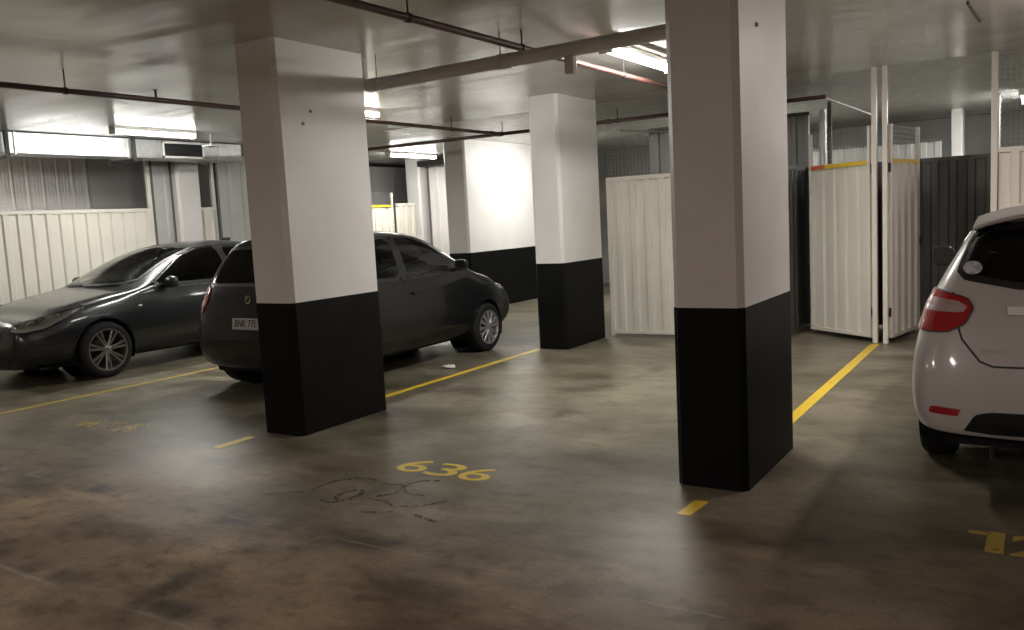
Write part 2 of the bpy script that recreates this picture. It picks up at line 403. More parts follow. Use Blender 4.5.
gate((-1.53, FY+.02), (-1.36, 11.25), 'narrow looking cream corrugated gate swung open edge on, right of the paired posts', red=False, pitch=.2)
fence((-2.72, 11.62), (-.2, 11.62), 'dark grey corrugated partition at the back of the open storage cage, behind the open gates', [(2.5, 2.06)], mesh=False, sheet='darksteel', name='corrugated_partition', cat='partition', pitch=.19)
fence((-.2, 11.62), (4.95, 11.62), 'dark grey corrugated partition behind the white car fence', [], mesh=False, sheet='darksteel', name='corrugated_partition', cat='partition', pitch=.19)
fence((-5.3, 12.6), (-2.9, 12.6), 'dull grey corrugated screen up high behind the cream fence between the middle columns', [], mesh=False, sheet='greysheet', top=2.85, name='corrugated_partition', cat='partition', pitch=.17)
fence((-2.75, 10.35), (-2.75, 13.2), 'dark side partition of the open storage cage beside the nearest column', [(2.8, CEIL)], mesh=False, sheet='darksteel', name='corrugated_partition', cat='partition')
# foil faced ceiling over the storage cages and what stands behind
tag(MB().box((-8.7, FY+.04, CEIL-.003), (4.9, 17.9, CEIL-.0005)).build('foil_insulation', M['foil']), 'crinkled grey foil insulation lining the ceiling above the storage cages', 'insulation')
column(-1.48, -1.31, 16.4, 16.8, 'narrow bright white pier far behind the open gates', 'back_pier', 'pier', .01)
fence((-4.9, 16.2), (-1.6, 16.2), 'far dull grey fence above the open wide gate', [(1.2, 2.6)], mesh=False, sheet='greysheet', top=2.55, pitch=.22, name='corrugated_partition', cat='partition')
def flexduct(x, y, z0, z1, r, label):
    mb = MB(); n = int((z1-z0)/.035); prof = []
    for i in range(n+1):
        z = z0+(z1-z0)*i/n; prof.append((r*(1 if i % 2 else .86), z))
    mb.lathe(prof, (0, 0, 0), 'z', 18)
    o = mb.build('flexible_duct', M['galv'], None, 60); o.location = (x, y, 0); tag(o, label, 'duct'); return o
flexduct(-2.66, 12.3, .0, 2.85, .05, 'vertical silver ribbed duct behind the wide open gate')
flexduct(-.66, 13.2, 0, 2.9, .06, 'silver ribbed duct rising behind the dark partition, left of the single post')
# ------------------------------------------------------------------ left side storage line
LX = -12.1
def fence_y(y0, y1, *a, **k):
    # fence running along Y with its face towards +X
    return fence((LX, y0), (LX, y1), *a, **k)
fence_y(1.2, 8.62, 'long cream corrugated fence with wire mesh above, behind the dark grey sedan', [(7.42, 2.98), (4.9, 2.07), (2.4, 2.07)], pitch=.2)
fence_y(9.52, 9.86, 'short cream corrugated fence piece between the slim column and the dull doors', [(.33, 2.98)], pitch=.17)
def plain_door(p0, p1, label, mat='greysheet', top=2.95):
    t = thing('storage_door', label, 'door', (p0[0], p0[1], 0)); q1 = (p1[0]-p0[0], p1[1]-p0[1])
    corr((0, 0), q1, .05, top, .3, .012, .2).build('door_sheet', M[mat], t)
    for s in (0, 1):
        a, d, n, ln = frame2((0, 0), q1); c = a+d*(s*ln); MB().cbox((c.x, c.y, top/2), (.04, .04, top)).build('post', M['creamframe' if mat == 'cream' else 'darksteel'], t)
    a, d, n, ln = frame2((0, 0), q1); c = a+d*(ln*.85)+n*.03
    MB().cbox((c.x, c.y, 1.05), (.04, .04, .12)).build('latch', M['steel_dark'], t, bevel=.004)
    return t
plain_door((LX, 8.68), (LX, 9.04), 'narrow full height dull panel with a small latch beside the slim column', 'greysheet')
fence_y(14.65, 15.3, 'short cream fence piece in the far corner beside the farthest column', [], mesh=False)
plain_door((LX, 9.95), (LX, 11.55), 'dull grey full height storage door behind the charcoal hatchback, nearer one')
plain_door((LX, 11.62), (LX, 13.5), 'dull grey full height storage door behind the charcoal hatchback, farther one')
g = gate((LX, 14.55), (LX, 13.6), 'closed cream gate with yellow top rail seen over the charcoal hatchback', red=False, pitch=.24, stile=2.3)
plain_door((-11.85, 15.55), (-9.25, 15.55), 'tall cream sheet door between the farthest column and the bright wall pier', 'palewall', 2.9)
tag(MB().box((-11.95, 15.3, 2.86), (-9.22, 15.42, 2.98)).build('lintel_beam', M['steel_dark']), 'dark lintel beam over the tall cream sheet door', 'beam')
tag(corr((-13.4, .5), (-13.4, 8.45), 0, 2.98, .24, .008, .08).build('back_panelling', M['palewall']), 'pale panelled cladding deep inside the left storage cages', 'cladding')
tag(corr((-13.4, 8.47), (-13.4, 18.1), 0, 2.98, .9, .01, .1).build('back_panelling', M['greysheet']), 'dull grey cladding deep inside the left cages, towards the corner', 'cladding')
# ------------------------------------------------------------------ duct
def duct():
    t = thing('ventilation_duct', 'long galvanised rectangular ventilation duct along the ceiling above the dark grey sedan', 'duct', (-11.2, 0, 0))
    MB().box((-.42, 2.0, 2.765), (0, 9.75, 3.03)).build('duct_body', M['galv'], t, bevel=.004)
    for y in (3.4, 4.75, 6.12, 7.72, 9.3):
        MB().box((-.44, y-.012, 2.75), (.012, y+.012, 3.034)).build('joint_flange', M['galv'], t)
    for y in (5.98, 7.76):
        mb = MB().box((-.5, y-.025, 2.70), (.10, y+.025, 2.735)).box((.05, y-.025, 2.72), (.085, y+.025, 3.035)).box((-.48, y-.012, 2.72), (-.455, y+.012, 3.035))
        mb.build('trapeze_hanger', M['steel_dark'], t)
    g = MB(); y0, y1, z0, z1 = 8.27, 9.02, 2.775, 3.02
    g.box((0, y0, z0), (.02, y1, z0+.03)).box((0, y0, z1-.03), (.02, y1, z1)).box((0, y0, z0), (.02, y0+.035, z1)).box((0, y1-.035, z0), (.02, y1, z1))
    gr = g.build('grille', M['lampbody'], t)
    s = MB().box((.001, y0+.03, z0+.02), (.003, y1-.03, z1-.02))
    for i in range(9):
        z = z0+.035+i*.021; s.add([(.004, y0+.03, z+.008), (.016, y0+.03, z), (.016, y1-.03, z), (.004, y1-.03, z+.008)], [(0, 1, 2, 3)])
    s.build('louvre', M['grille'], gr)
duct()
t = thing('duct_hanger', 'pale hanger rod with flat foot dropping from the ceiling right of the duct grille', 'hanger', (-10.3, 8.43, 0))
MB().tube([(0, 0, 2.88), (0, 0, CEIL)], .012, 8).build('rod', M['lampbody'], t)
MB().box((-.09, -.09, 2.865), (.09, .09, 2.885)).build('foot_plate', M['lampbody'], t)
# ------------------------------------------------------------------ lamps
def lamp(x, y0, y1, label, warm=False, power=8.):
    t = thing('batten_light', label, 'ceiling light', (x, (y0+y1)/2, CEIL), 0, 'ceiling batten lights')
    h = (y1-y0)/2
    MB().box((-.06, -h, -.045), (.06, h, 0)).build('housing', M['lampbody'], t, bevel=.006)
    pr = [(.055*math.cos(a), -.045-.05*math.sin(a)) for a in [PI*i/10 for i in range(11)]]
    n = len(pr); v = [(p, -h+.02, q) for p, q in pr]+[(p, h-.02, q) for p, q in pr]
    MB().add(v, [(i, i+1, n+i+1, n+i) for i in range(n-1)]+[tuple(range(n)), tuple(range(n, 2*n))[::-1]]).build('diffuser', M['lampwarm' if warm else 'lamp'], t, 60)
    ld = bpy.data.lights.new('tube_light', 'AREA'); ld.shape = 'RECTANGLE'; ld.size = .10; ld.size_y = 2*h-.06
    ld.energy = power*(2*h); ld.color = (1., .86, .82) if warm else (1., .985, .93)
    lo = bpy.data.objects.new('tube_light', ld); COL.objects.link(lo); lo.parent = t; lo.location = (0, 0, -.099)
    for s in (-1, 1): MB().box((-.062, s*h-.012, -.10), (.062, s*h+.012, 0)).build('end_cap', M['lampbody'], t, bevel=.004)
    return t
lamp(-10.15, 6.80, 8.02, 'bright batten light on the ceiling beside the duct over the dark grey sedan')
lamp(-7.15, 7.1, 8.4, 'bright batten light just right of the column before the charcoal hatchback')
lamp(-3.2, 6.75, 8.2, 'bright batten light beside the brown sprinkler pipe, partly behind the nearest column')
lamp(-11.05, 13.25, 14.75, 'farthest bright batten light, before the farthest white column', power=4.)
lamp(-7.6, 13.2, 14.5, 'batten light hidden by the middle column that brightens the wall pier')
lamp(.35, 6.7, 8.1, 'batten light over the white car, just outside the right of the photograph', warm=True)
lamp(-2.6, -3.6, -2.2, 'warm batten light over the driving lane behind the camera', warm=True, power=11.5)
lamp(-6.5, -3.2, -1.8, 'warm batten light over the driving lane to the left of the camera', warm=True, power=11.5)
lamp(1.6, -2.8, -1.4, 'warm batten light over the driving lane to the right of the camera', warm=True, power=11.5)
lamp(-10.5, -2.8, -1.4, 'warm batten light over the driving lane at the far left', warm=True)
lamp(-.38, 14.2, 15.6, 'batten light above the storage area right of the single full height post')
lamp(-4.5, 13.2, 14.6, 'added unseen fill light above the storage area hidden by the nearest column')  # added to brighten the storage area, kept hidden behind the column
lamp(-12.9, 4.2, 5.4, 'added unseen fill light inside the left storage cages behind the duct', power=4.)  # extra source added to lift the pale cladding inside the cages
lamp(2.4, 12.6, 14.0, 'added unseen fill light above the storage area beyond the right edge')  # out of view, added to brighten the foil and the storage area
# ------------------------------------------------------------------ pipes
def pipe(name, pts, r, label, cat, mat, hangers=(), clips=None, extras=None, group=None):
    t = thing(name, label, cat, pts[0], 0, group)
    P0 = Vector(pts[0]); q = [Vector(p)-P0 for p in pts]
    MB().tube(q, r, 14).build('pipe_run', mat, t, 60)
    a, b = q[0], q[-1]
    for s in hangers:
        # s: absolute position along the segment as a fraction
        c = a.lerp(b, s); top = CEIL-P0.z
        mb = MB().tube([(c.x, c.y, c.z), (c.x, c.y, top)], .006, 6)
        d = (b-a).normalized()
        mb.tube([c-d*.014, c+d*.014], r+.006, 14)
        mb.build('pipe_hanger', M['steel_dark'] if mat is M['pipe'] else M['pipe_grey'], t)
    for s in (extras or ()):
        c = a.lerp(b, s)
        mb = MB().tube([(c.x, c.y, c.z+.02), (c.x, c.y, c.z+.085)], .011, 8).lathe([(0, .085), (.028, .087), (.028, .091), (0, .093)], (c.x, c.y, c.z), 'z', 12)
        mb.build('sprinkler_head', mat, t)
    for s in (clips or ()):
        c = a.lerp(b, s); d = (b-a).normalized()
        MB().tube([c-d*.035, c+d*.035], r+.008, 14).build('coupling', mat, t, 60)
    return t
pipe('sprinkler_pipe', [(-3.5, -2, 2.9), (-3.46, 10.92, 2.9)], .026, 'dark brown sprinkler pipe running from the top edge towards the light by the nearest column', 'pipe', M['pipe'], (.5, .607, .75, .92), (.64, .85))
pipe('sprinkler_pipe', [(-7.05, 1.0, 2.86), (-6.95, 10.92, 2.86)], .024, 'dark brown sprinkler pipe passing left and behind the column before the charcoal hatchback', 'pipe', M['pipe'], (.333, .62, .88), (.55, .98), (.42,))
pipe('sprinkler_pipe', [(-11.9, 10.95, 2.86), (-2.33, 10.95, 2.86)], .026, 'dark red sprinkler main crossing behind the middle column near the storage fences', 'pipe', M['pipe'], (.12, .52, .60, .715, .82, .95), (.515, .7))
pipe('conduit_pipe', [(-2.33, 10.95, 2.84), (-2.11, 12.8, 2.75)], .014, 'thin pale pipe slanting down above the wide open gate', 'pipe', M['galv'], (), ())
pipe('conduit_pipe', [(-5.1, 11.1, 2.74), (-4.55, 12.5, 2.74)], .014, 'thin grey pipe high behind the cream fence between the middle columns', 'pipe', M['pipe_grey'], (), ())
# grey drain pipe behind the two front columns
t = thing('drain_pipe', 'thick grey drain pipe slung under the ceiling between the two front columns', 'pipe', (-5.1, 5.80, 2.80))
L1 = 3.35
MB().tube([(.03, 0, .24), (.03, 0, .06), (.05, 0, .02), (.10, 0, 0), (L1-.1, .0, .035), (L1-.04, 0, .06), (L1-.02, 0, .24)], .053, 20).build('pipe_run', M['pipe_grey'], t, 60)
for s in (.2, 1.45, 2.9):
    mb = MB().tube([(s-.015, 0, .035*s/L1), (s+.015, 0, .035*s/L1)], .059, 20).tube([(s, 0, .05), (s, 0, .24)], .006, 6)
    mb.build('pipe_clamp', M['pipe_grey'], t)
MB().box((2.02, -.03, -.155), (2.10, .03, -.03)).build('drop_bracket', M['pipe_grey'], t, bevel=.01)
for s in (.16, 1.52): MB().tube([(s-.04, 0, .03*s/L1), (s+.04, 0, .03*s/L1)], .058, 20).build('coupling', M['pipe_grey'], t, 60)
tag(MB().tube([(-.57, 7.5, CEIL-.01), (-.56, 7.9, CEIL-.012), (-.545, 8.36, CEIL-.01)], .012, 8).build('ceiling_cable', M['steel_dark']), 'short dark cable end on the ceiling above the white car', 'cable')
tag(MB().tube([(-3.02, 6.5, CEIL-.012), (-3.02, 8.3, CEIL-.012)], .012, 8).build('ceiling_conduit', M['pipe_grey']), 'thin conduit on the ceiling beside the light near the nearest column', 'conduit')
# ------------------------------------------------------------------ floor markings
def flat(poly_list, name, mat, z=.002, parent=None):
    mb = MB()
    for p in poly_list:
        n = len(p); mb.add([(x, y, .0005) for x, y in p]+[(x, y, z) for x, y in p], [tuple(range(n))[::-1], tuple(range(n, 2*n))]+[(i, (i+1) % n, n+(i+1) % n, n+i) for i in range(n)])
    return mb.build(name, mat, parent)
def rect(x0, x1, y0, y1): return [(x0, y0), (x1, y0), (x1, y1), (x0, y1)]
tag(flat([rect(-5.385, -5.30, 4.17, 4.52)], 'parking_line', M['yellow']), 'short yellow bay line dash in front of the column before the charcoal hatchback', 'painted line')
tag(flat([rect(-5.37, -5.29, 5.75, 9.0)], 'parking_line', M['yellow']), 'yellow bay line right of the charcoal hatchback, running to the middle column', 'painted line')
tag(flat([rect(-8.60, -8.52, 3.4, 12.4)], 'parking_line', M['yellowdim']), 'dull yellow bay line between the dark grey sedan and the charcoal hatchback', 'painted line')
tag(flat([[(-1.675, 4.18), (-1.60, 4.18), (-1.585, 4.43), (-1.665, 4.43)]], 'parking_line', M['yellow']), 'short yellow dash in front of the nearest column', 'painted line')
tag(flat([[(-1.69, 5.75), (-1.60, 5.75), (-1.63, 10.22), (-1.72, 10.22)]], 'parking_line', M['yellow']), 'bright yellow bay line from the nearest column to the paired cream posts', 'painted line')
def stroke(pts, w):
    P = [Vector(p) for p in pts]; Lf, Rt = [], []
    for i, p in enumerate(P):
        t = (P[min(i+1, len(P)-1)]-P[max(i-1, 0)]).normalized(); n = Vector((-t.y, t.x))
        Lf.append(p+n*w/2); Rt.append(p-n*w/2)
    return [[tuple(Lf[i]), tuple(Rt[i]), tuple(Rt[i+1]), tuple(Lf[i+1])] for i in range(len(P)-1)]
def arc(cx, cy, rx, ry, a0, a1, n=18): return [(cx+rx*math.cos(math.radians(a0+(a1-a0)*i/n)), cy+ry*math.sin(math.radians(a0+(a1-a0)*i/n))) for i in range(n+1)]
DIG = {'6': [arc(.5, .30, .40, .26, 0, 360, 26), arc(.95, .42, .85, .54, 112, 182, 12)],
       '3': [arc(.42, .73, .40, .23, 140, -80, 16), arc(.42, .28, .44, .25, 80, -140, 16)],
       '1': [[(.12, .80), (.5, .90)], [(.5, .98), (.5, .02)]],
       '2': [arc(.5, .70, .40, .26, 160, -35, 16)+[(.1, .04)], [(.06, .06), (.95, .06)]],
       '5': [[(.85, .95), (.2, .95), (.14, .55)], arc(.45, .30, .42, .27, 130, -150, 18)]}
def text_mesh(txt, size, name, mat, parent, depth=.002, bold=0.):
    c = bpy.data.curves.new('t', 'FONT'); c.body = txt; c.size = size; c.extrude = depth; c.offset = bold; c.align_x = 'CENTER'; c.align_y = 'CENTER'
    o = bpy.data.objects.new('t', c); COL.objects.link(o)
    dg = bpy.context.evaluated_depsgraph_get(); me = bpy.data.meshes.new_from_object(o.evaluated_get(dg)); me.name = name
    bpy.data.objects.remove(o); me.materials.clear(); me.materials.append(mat)
    q = bpy.data.objects.new(name, me); COL.objects.link(q); q.parent = parent; return q
def number(txt, x, y, h, w, gap, label, mat, sw=.045, slant=0.):
    t = thing('bay_number', label, 'painted number', (x, y, 0))
    for i, c in enumerate(txt):
        if c == '1':
            flat([rect(i*(w+gap)+.01, i*(w+gap)+.10, h*.80, h*.93), rect(i*(w+gap)+.09, i*(w+gap)+.165, .0, h)], 'digit', mat, .002, t); continue
        o = text_mesh(c, 1., 'digit', mat, t, .0006, sw)
        xs = [v.co.x for v in o.data.vertices]; ys = [v.co.y for v in o.data.vertices]
        a, b, c0, d = min(xs), max(xs), min(ys), max(ys)
        ww = w*(.55 if c == '1' else 1)
        for v in o.data.vertices:
            v.co.x = i*(w+gap)+(v.co.x-a)/(b-a)*ww; v.co.y = (v.co.y-c0)/(d-c0)*h; v.co.z += .0014
    return t
number('636', -3.69, 4.24, .26, .225, .025, 'yellow painted number 636 on the floor of the empty bay', M['yellow'], .004)
number('635', -7.30, 4.20, .27, .22, .05, 'worn faint yellow bay number on the floor before the charcoal hatchback', M['yellowold'], .018)
number('12', -.335, 4.26, .28, .18, .01, 'dull yellow number beginning 12 painted on the floor behind the white car', M['yellowdim'], .02)
sc = []
for p in ([arc(-3.58, 3.72, .06, .10, 0, 360, 20), arc(-3.68, 3.78, .20, .24, 70, 200, 16), arc(-3.62, 3.76, .14, .2, 230, 330, 10), [(-4.12, 3.5), (-3.95, 3.62), (-3.88, 3.66)], [(-3.55, 3.98), (-3.38, 4.0), (-3.33, 3.86), (-3.4, 3.76)],
           [(-3.42, 3.70), (-3.30, 3.72), (-3.18, 3.66), (-3.05, 3.72), (-2.95, 3.86)], arc(-3.2, 4.02, .17, .14, 100, 300, 18), [(-3.3, 3.52), (-3.2, 3.54), (-3.12, 3.58)], [(-3.0, 3.6), (-2.8, 3.55)]]):
    sc += stroke(p, .026)
tag(flat(sc, 'floor_scribble', M['scuff'], .0015), 'faint dark looping tyre scuffs on the floor just before the number 636', 'scuff marks')
# crumpled paper
bm = bmesh.new(); bmesh.ops.create_icosphere(bm, subdivisions=3, radius=.5)
for v in bm.verts:
    n_ = noise.noise(v.co*3.1)*.5+noise.noise(v.co*7)*.3
    v.co *= 1+n_; v.co.x *= .15; v.co.y *= .06; v.co.z *= .04
me = bpy.data.meshes.new('crumpled_paper'); zmin = min(v.co.z for v in bm.verts)
for v in bm.verts: v.co.z -= zmin
bm.to_mesh(me); bm.free(); me.materials.append(M['paper'])
o = bpy.data.objects.new('crumpled_paper', me); COL.objects.link(o); o.location = (-5.62, 7.55, 0); o.rotation_euler.z = .5
tag(o, 'small crumpled white paper on the floor beside the charcoal hatchback', 'litter')
# ------------------------------------------------------------------ cars
def bspl(net, K):
    # net: (n, m, 3) control points, clamp first axis; returns sampled along axis 0
    net = np.concatenate([net[:1], net[:1], net, net[-1:], net[-1:]], 0)
    out = []
    n = net.shape[0]
    for i in range(n-3):
        for k in range(K):
            t = k/K
            b = [(1-t)**3/6, (3*t**3-6*t*t+4)/6, (-3*t**3+3*t*t+3*t+1)/6, t**3/6]
            out.append(sum(b[j]*net[i+j] for j in range(4)))
    out.append(net[-1]); return np.array(out)
class Shell:
    """car body surface from a control net of half sections (10 points each, bottom centre to top centre)"""
    def __init__(s, stations, K=6):
        net = np.array(stations, float)          # ns,10,3
        a = bspl(net, K)                         # along length
        b = a.transpose(1, 0, 2)
        mir = b[1:3][::-1].copy(); mir[:, :, 1] *= -1
        mir2 = b[-3:-1][::-1].copy(); mir2[:, :, 1] *= -1
        ext = np.concatenate([mir, b, mir2], 0)
        out = []
        n = ext.shape[0]
        for i in range(1, n-3+1-1):
            for k in range(K):
                t = k/K
                w = [(1-t)**3/6, (3*t**3-6*t*t+4)/6, (-3*t**3+3*t*t+3*t+1)/6, t**3/6]
                out.append(sum(w[j]*ext[i+j] for j in range(4)))
        t = 0; i = n-4
        out.append(sum(w_*ext[i+j] for j, w_ in enumerate([1/6, 4/6, 1/6, 0])))
        g = np.array(out)
        g[0][:, 1] = 0; g[-1][:, 1] = 0
        s.g = g; m, u = g.shape[:2]
        V = g.reshape(-1, 3); V2 = V.copy(); V2[:, 1] *= -1
        vs = [tuple(p) for p in V]+[tuple(p) for p in V2]; fs = []
        o = m*u
        for i in range(m-1):
            for j in range(u-1):
                q = (i*u+j, i*u+j+1, (i+1)*u+j+1, (i+1)*u+j); fs.append(q); fs.append(tuple(o+k for k in q[::-1]))
        bm = bmesh.new(); bv = [bm.verts.new(p) for p in vs]
        for q in fs:
            try: bm.faces.new([bv[k] for k in q])
            except Exception: pass
        bmesh.ops.remove_doubles(bm, verts=bm.verts, dist=2e-4)
        bmesh.ops.dissolve_degenerate(bm, dist=1e-5, edges=bm.edges)
        bmesh.ops.recalc_face_normals(bm, faces=bm.faces)
        s.bm = bm; s.bvh = BVHTree.FromBMesh(bm)
    def hit(s, mode, u, v):
        if mode == 'left': o, d = Vector((u, 3, v)), Vector((0, -1, 0))
        elif mode == 'right': o, d = Vector((u, -3, v)), Vector((0, 1, 0))
        elif mode == 'front': o, d = Vector((6, u, v)), Vector((-1, 0, 0))
        elif mode == 'rear': o, d = Vector((-6, u, v)), Vector((1, 0, 0))
        elif mode == 'top': o, d = Vector((u, v, 4)), Vector((0, 0, -1))
        elif mode[0] == 'diag':
            an = math.radians(mode[1]); dd = Vector((math.cos(an), math.sin(an), 0)); sd = Vector((-dd.y, dd.x, 0))
            o, d = dd*6+sd*u+Vector((0, 0, v)), -dd
        loc, n, i, ds = s.bvh.ray_cast(o, d)
        if loc is None:
            loc, n, i, ds = s.bvh.find_nearest(o+d*5)
        if n.dot(d) > 0: n = -n
        return loc, n
def chaikin(p, it=2):
    p = [Vector(q) for q in p]
    for _ in range(it):
        q = []
        for i in range(len(p)):
            a, b = p[i], p[(i+1) % len(p)]; q += [a.lerp(b, .12), a.lerp(b, .88)]
        p = q
    return p
def dens(p, closed=True, step=.03):
    out = []; n = len(p)
    for i in range(n if closed else n-1):
        a, b = Vector(p[i]), Vector(p[(i+1) % n]); k = max(1, int((b-a).length/step))
        out += [a.lerp(b, j/k) for j in range(k)]
    if not closed: out.append(Vector(p[-1]))
    return out
def patch(sh, mode, poly, off, name, mat, parent, th=.01, rnd=1, smooth=40):
    p = dens(chaikin(poly, rnd) if rnd else poly); c = sum(p, Vector((0, 0)))/len(p); n = len(p)
    rad = max((q-c).length for q in p); rings = max(2, int(rad/.035)); V = []; 
    def P(q, o):
        l, nn = sh.hit(mode, q.x, q.y); return l+nn*o
    V.append(P(c, off))
    for r in range(1, rings+1):
        for q in p: V.append(P(c.lerp(q, r/rings), off))
    for q in p: V.append(P(q, off-th))
    f = [(0, 1+i, 1+(i+1) % n) for i in range(n)]
    for r in range(rings):
        for i in range(n): f.append((1+r*n+i, 1+(r+1)*n+i, 1+(r+1)*n+(i+1) % n, 1+r*n+(i+1) % n))
    return MB().add(V, f).build(name, mat, parent, smooth)
def band(sh, mode, pts, w, off, name, mat, parent, closed=False, rnd=0, th=.006, mb=None):
    if closed and rnd: pts = chaikin(pts, rnd)
    p = dens(pts, closed, .025); n = len(p); V = []
    for i, q in enumerate(p):
        a = p[(i-1) % n] if closed or i > 0 else p[i]; b = p[(i+1) % n] if closed or i < n-1 else p[i]
        t = (b-a); t = t.normalized() if t.length > 1e-9 else Vector((1, 0)); nn = Vector((-t.y, t.x))*w/2
        for s_, o_ in ((-1, off-th), (-1, off), (1, off), (1, off-th)):
            l, nm = sh.hit(mode, (q+nn*s_).x, (q+nn*s_).y); V.append(l+nm*o_)
    f = []
    for i in range(n if closed else n-1):
        j = (i+1) % n
        for k in range(3): f.append((i*4+k, j*4+k, j*4+k+1, i*4+k+1))
    if mb is not None: return mb.add(V, f)
    return MB().add(V, f).build(name, mat, parent, 40)
def inside(p, poly):
    x, y = p; c = False; n = len(poly)
    for i in range(n):
        x1, y1 = poly[i]; x2, y2 = poly[(i+1) % n]
        if (y1 > y) != (y2 > y) and x < (x2-x1)*(y-y1)/(y2-y1)+x1: c = not c
    return c
def finish_body(sh, mat, parent, arches, holes):
    bm = sh.bm
    kill = []
    def inarch(v): return any((v.co.x-a[0])**2+(v.co.z-a[1])**2 < a[2]**2 and abs(v.co.y) > .45 for a in arches)
    for f in bm.faces:
        if all(inarch(v) for v in f.verts): kill.append(f); continue
        c = f.calc_center_median()
        for mode, poly, lo in holes:
            if mode == 'side' and abs(c.y) > .4 and c.z > lo and inside((c.x, c.z), poly): kill.append(f); break
            if mode == 'front' and c.x > lo and f.normal.x > .12 and inside((c.y, c.z), poly): kill.append(f); break
            if mode == 'rear' and c.x < lo and f.normal.x < -.12 and inside((c.y, c.z), poly): kill.append(f); break
    bmesh.ops.delete(bm, geom=list(set(kill)), context='FACES')
    for v in bm.verts:
        for ax, az, ar in arches:
            dx, dz = v.co.x-ax, v.co.z-az; d = math.hypot(dx, dz)
            if d < ar and abs(v.co.y) > .45 and d > 1e-6:
                v.co.x = ax+dx/d*ar; v.co.z = az+dz/d*ar
    me = bpy.data.meshes.new('car_body'); bm.to_mesh(me)
    me.materials.append(mat)
    for p in me.polygons: p.use_smooth = True
    o = bpy.data.objects.new('car_body', me); COL.objects.link(o); o.parent = parent
    return o
def hood(x, zb, W, zt, zm=.50, zs=.72, dx=None, e=.06):
    y = [0, .7*W, .94*W, W, .985*W, .93*W, .82*W, .6*W, .3*W, 0]
    z = [zb, zb, zb+.05, zm, min(zs, zt-.12), zt-e, zt-e*.4, zt-.012, zt, zt]
    dx = dx or [0]*10
    return [(x+dx[i], y[i], z[i]) for i in range(10)]
def cabin(x, zb, W, belt, zt, wr, zm=.50, zs=.74, dx=None, rail=.075, wb=.95, bu=.03):
    z7 = zt-rail; w5 = wb*W
    y = [0, .7*W, .94*W, W, .992*W, w5, (w5+wr)/2+bu, wr, wr*.62, 0]
    z = [zb, zb, zb+.05, zm, zs, belt, (belt+z7)/2+.01, z7, zt-.012, zt]
    dx = dx or [0]*10
    return [(x+dx[i], y[i], z[i]) for i in range(10)]
def endcap(zs, xs, ws, sgn):
    """three stations wrapping round the corner to the centre line; zs heights, xs face position, ws half widths"""
    out = []
    for fx, fw in ((.26, 1.), (.07, .985), (.0, .84), (-.0, .45), (-.0, 0.)):
        out.append([(xs[i]-sgn*fx*(1 if ws[i] > .05 or i else .6), ws[i]*fw if i not in (0, 9) else 0, zs[i]) for i in range(10)])
    return out
def wheel_parts(parent, x, y, side, Rt, Rr, w, style):
    t = bpy.data.objects.new('wheel', None); COL.objects.link(t); t.parent = parent; t.location = (x, y, Rt)
    s = side
    prof = [(Rr, -w*.5), (Rr+.02, -w*.5), (Rt-.03, -w*.47), (Rt-.005, -w*.36), (Rt, -w*.2), (Rt, w*.2), (Rt-.005, w*.36), (Rt-.03, w*.47), (Rr+.02, w*.5), (Rr, w*.46), (Rr-.01, w*.3), (Rr-.01, -w*.5)]
    MB().lathe([(r, a*s) for r, a in prof], (0, 0, 0), 'y', 48).build('tyre', M['rubber'], t, 50)
    rim = MB()
    rim.lathe([(Rr+.004, s*w*.50), (Rr-.012, s*w*.50), (Rr-.025, s*w*.40), (Rr-.03, -s*w*.3)], (0, 0, 0), 'y', 48)
    mat = M['alloy'] if style != 'cap' else M['hubcap']
    def spoke(a, r0, r1, w0, w1, y0, y1, th=.02):
        ca, sa = math.cos(a), math.sin(a); V = []
        for r, ww, yy in ((r0, w0, y0), ((r0+r1)/2, (w0+w1)/2*.9, (y0+y1)/2+.004), (r1, w1, y1)):
            for q, yo in ((-ww/2, 0), (-ww/4, .008), (ww/4, .008), (ww/2, 0), (ww/2, -th), (-ww/2, -th)):
                V.append((ca*r-sa*q, s*(yy+yo), sa*r+ca*q))
        f = [(i*6+k, i*6+(k+1) % 6, (i+1)*6+(k+1) % 6, (i+1)*6+k) for i in range(2) for k in range(6)]+[tuple(range(6)), tuple(range(12, 18))]
        rim.add(V, f)
    if style == 'alloy7':
        for k in range(7):
            a = 2*PI*k/7+.25
            spoke(a-.13, .035, Rr-.015, .03, .03, w*.36, w*.44); spoke(a+.13, .035, Rr-.015, .03, .03, w*.36, w*.44)
        rim.lathe([(0, s*w*.43), (.03, s*w*.43), (.055, s*w*.38), (.06, s*w*.25)], (0, 0, 0), 'y', 24)
    elif style == 'cap':
        for k in range(12):
            a = 2*PI*k/12; spoke(a, .04, Rr-.02, .022, .055, w*.46, w*.44, .012)
        rim.lathe([(0, s*w*.50), (.045, s*w*.49), (.06, s*w*.44)], (0, 0, 0), 'y', 24)
    else:
        for k in range(5):
            a = 2*PI*k/5+.3; spoke(a, .03, Rr-.015, .07, .055, w*.34, w*.44)
        rim.lathe([(0, s*w*.42), (.035, s*w*.42), (.06, s*w*.34)], (0, 0, 0), 'y', 24)
    rim.build('rim', mat, t, 40)
    MB().lathe([(0, s*w*.05), (Rr-.03, s*w*.05), (Rr-.03, s*w*.0)], (0, 0, 0), 'y', 32).build('brake_disc', M['steel_dark'], t, 40)
def well(parent, x, z, r, y, side, depth=.34):
    n = 28; V = []; s = side
    for k in range(n+1):
        a = math.radians(-22+224*k/n)
        for yy in (y, y-depth): V.append((x+r*math.cos(a), s*yy, z+r*math.sin(a)))
    f = [(2*k, 2*k+2, 2*k+3, 2*k+1) for k in range(n)]
    f.append(tuple(2*k+1 for k in range(n+1)))
    MB().add(V, f).build('wheel_well', M['dark'], parent)
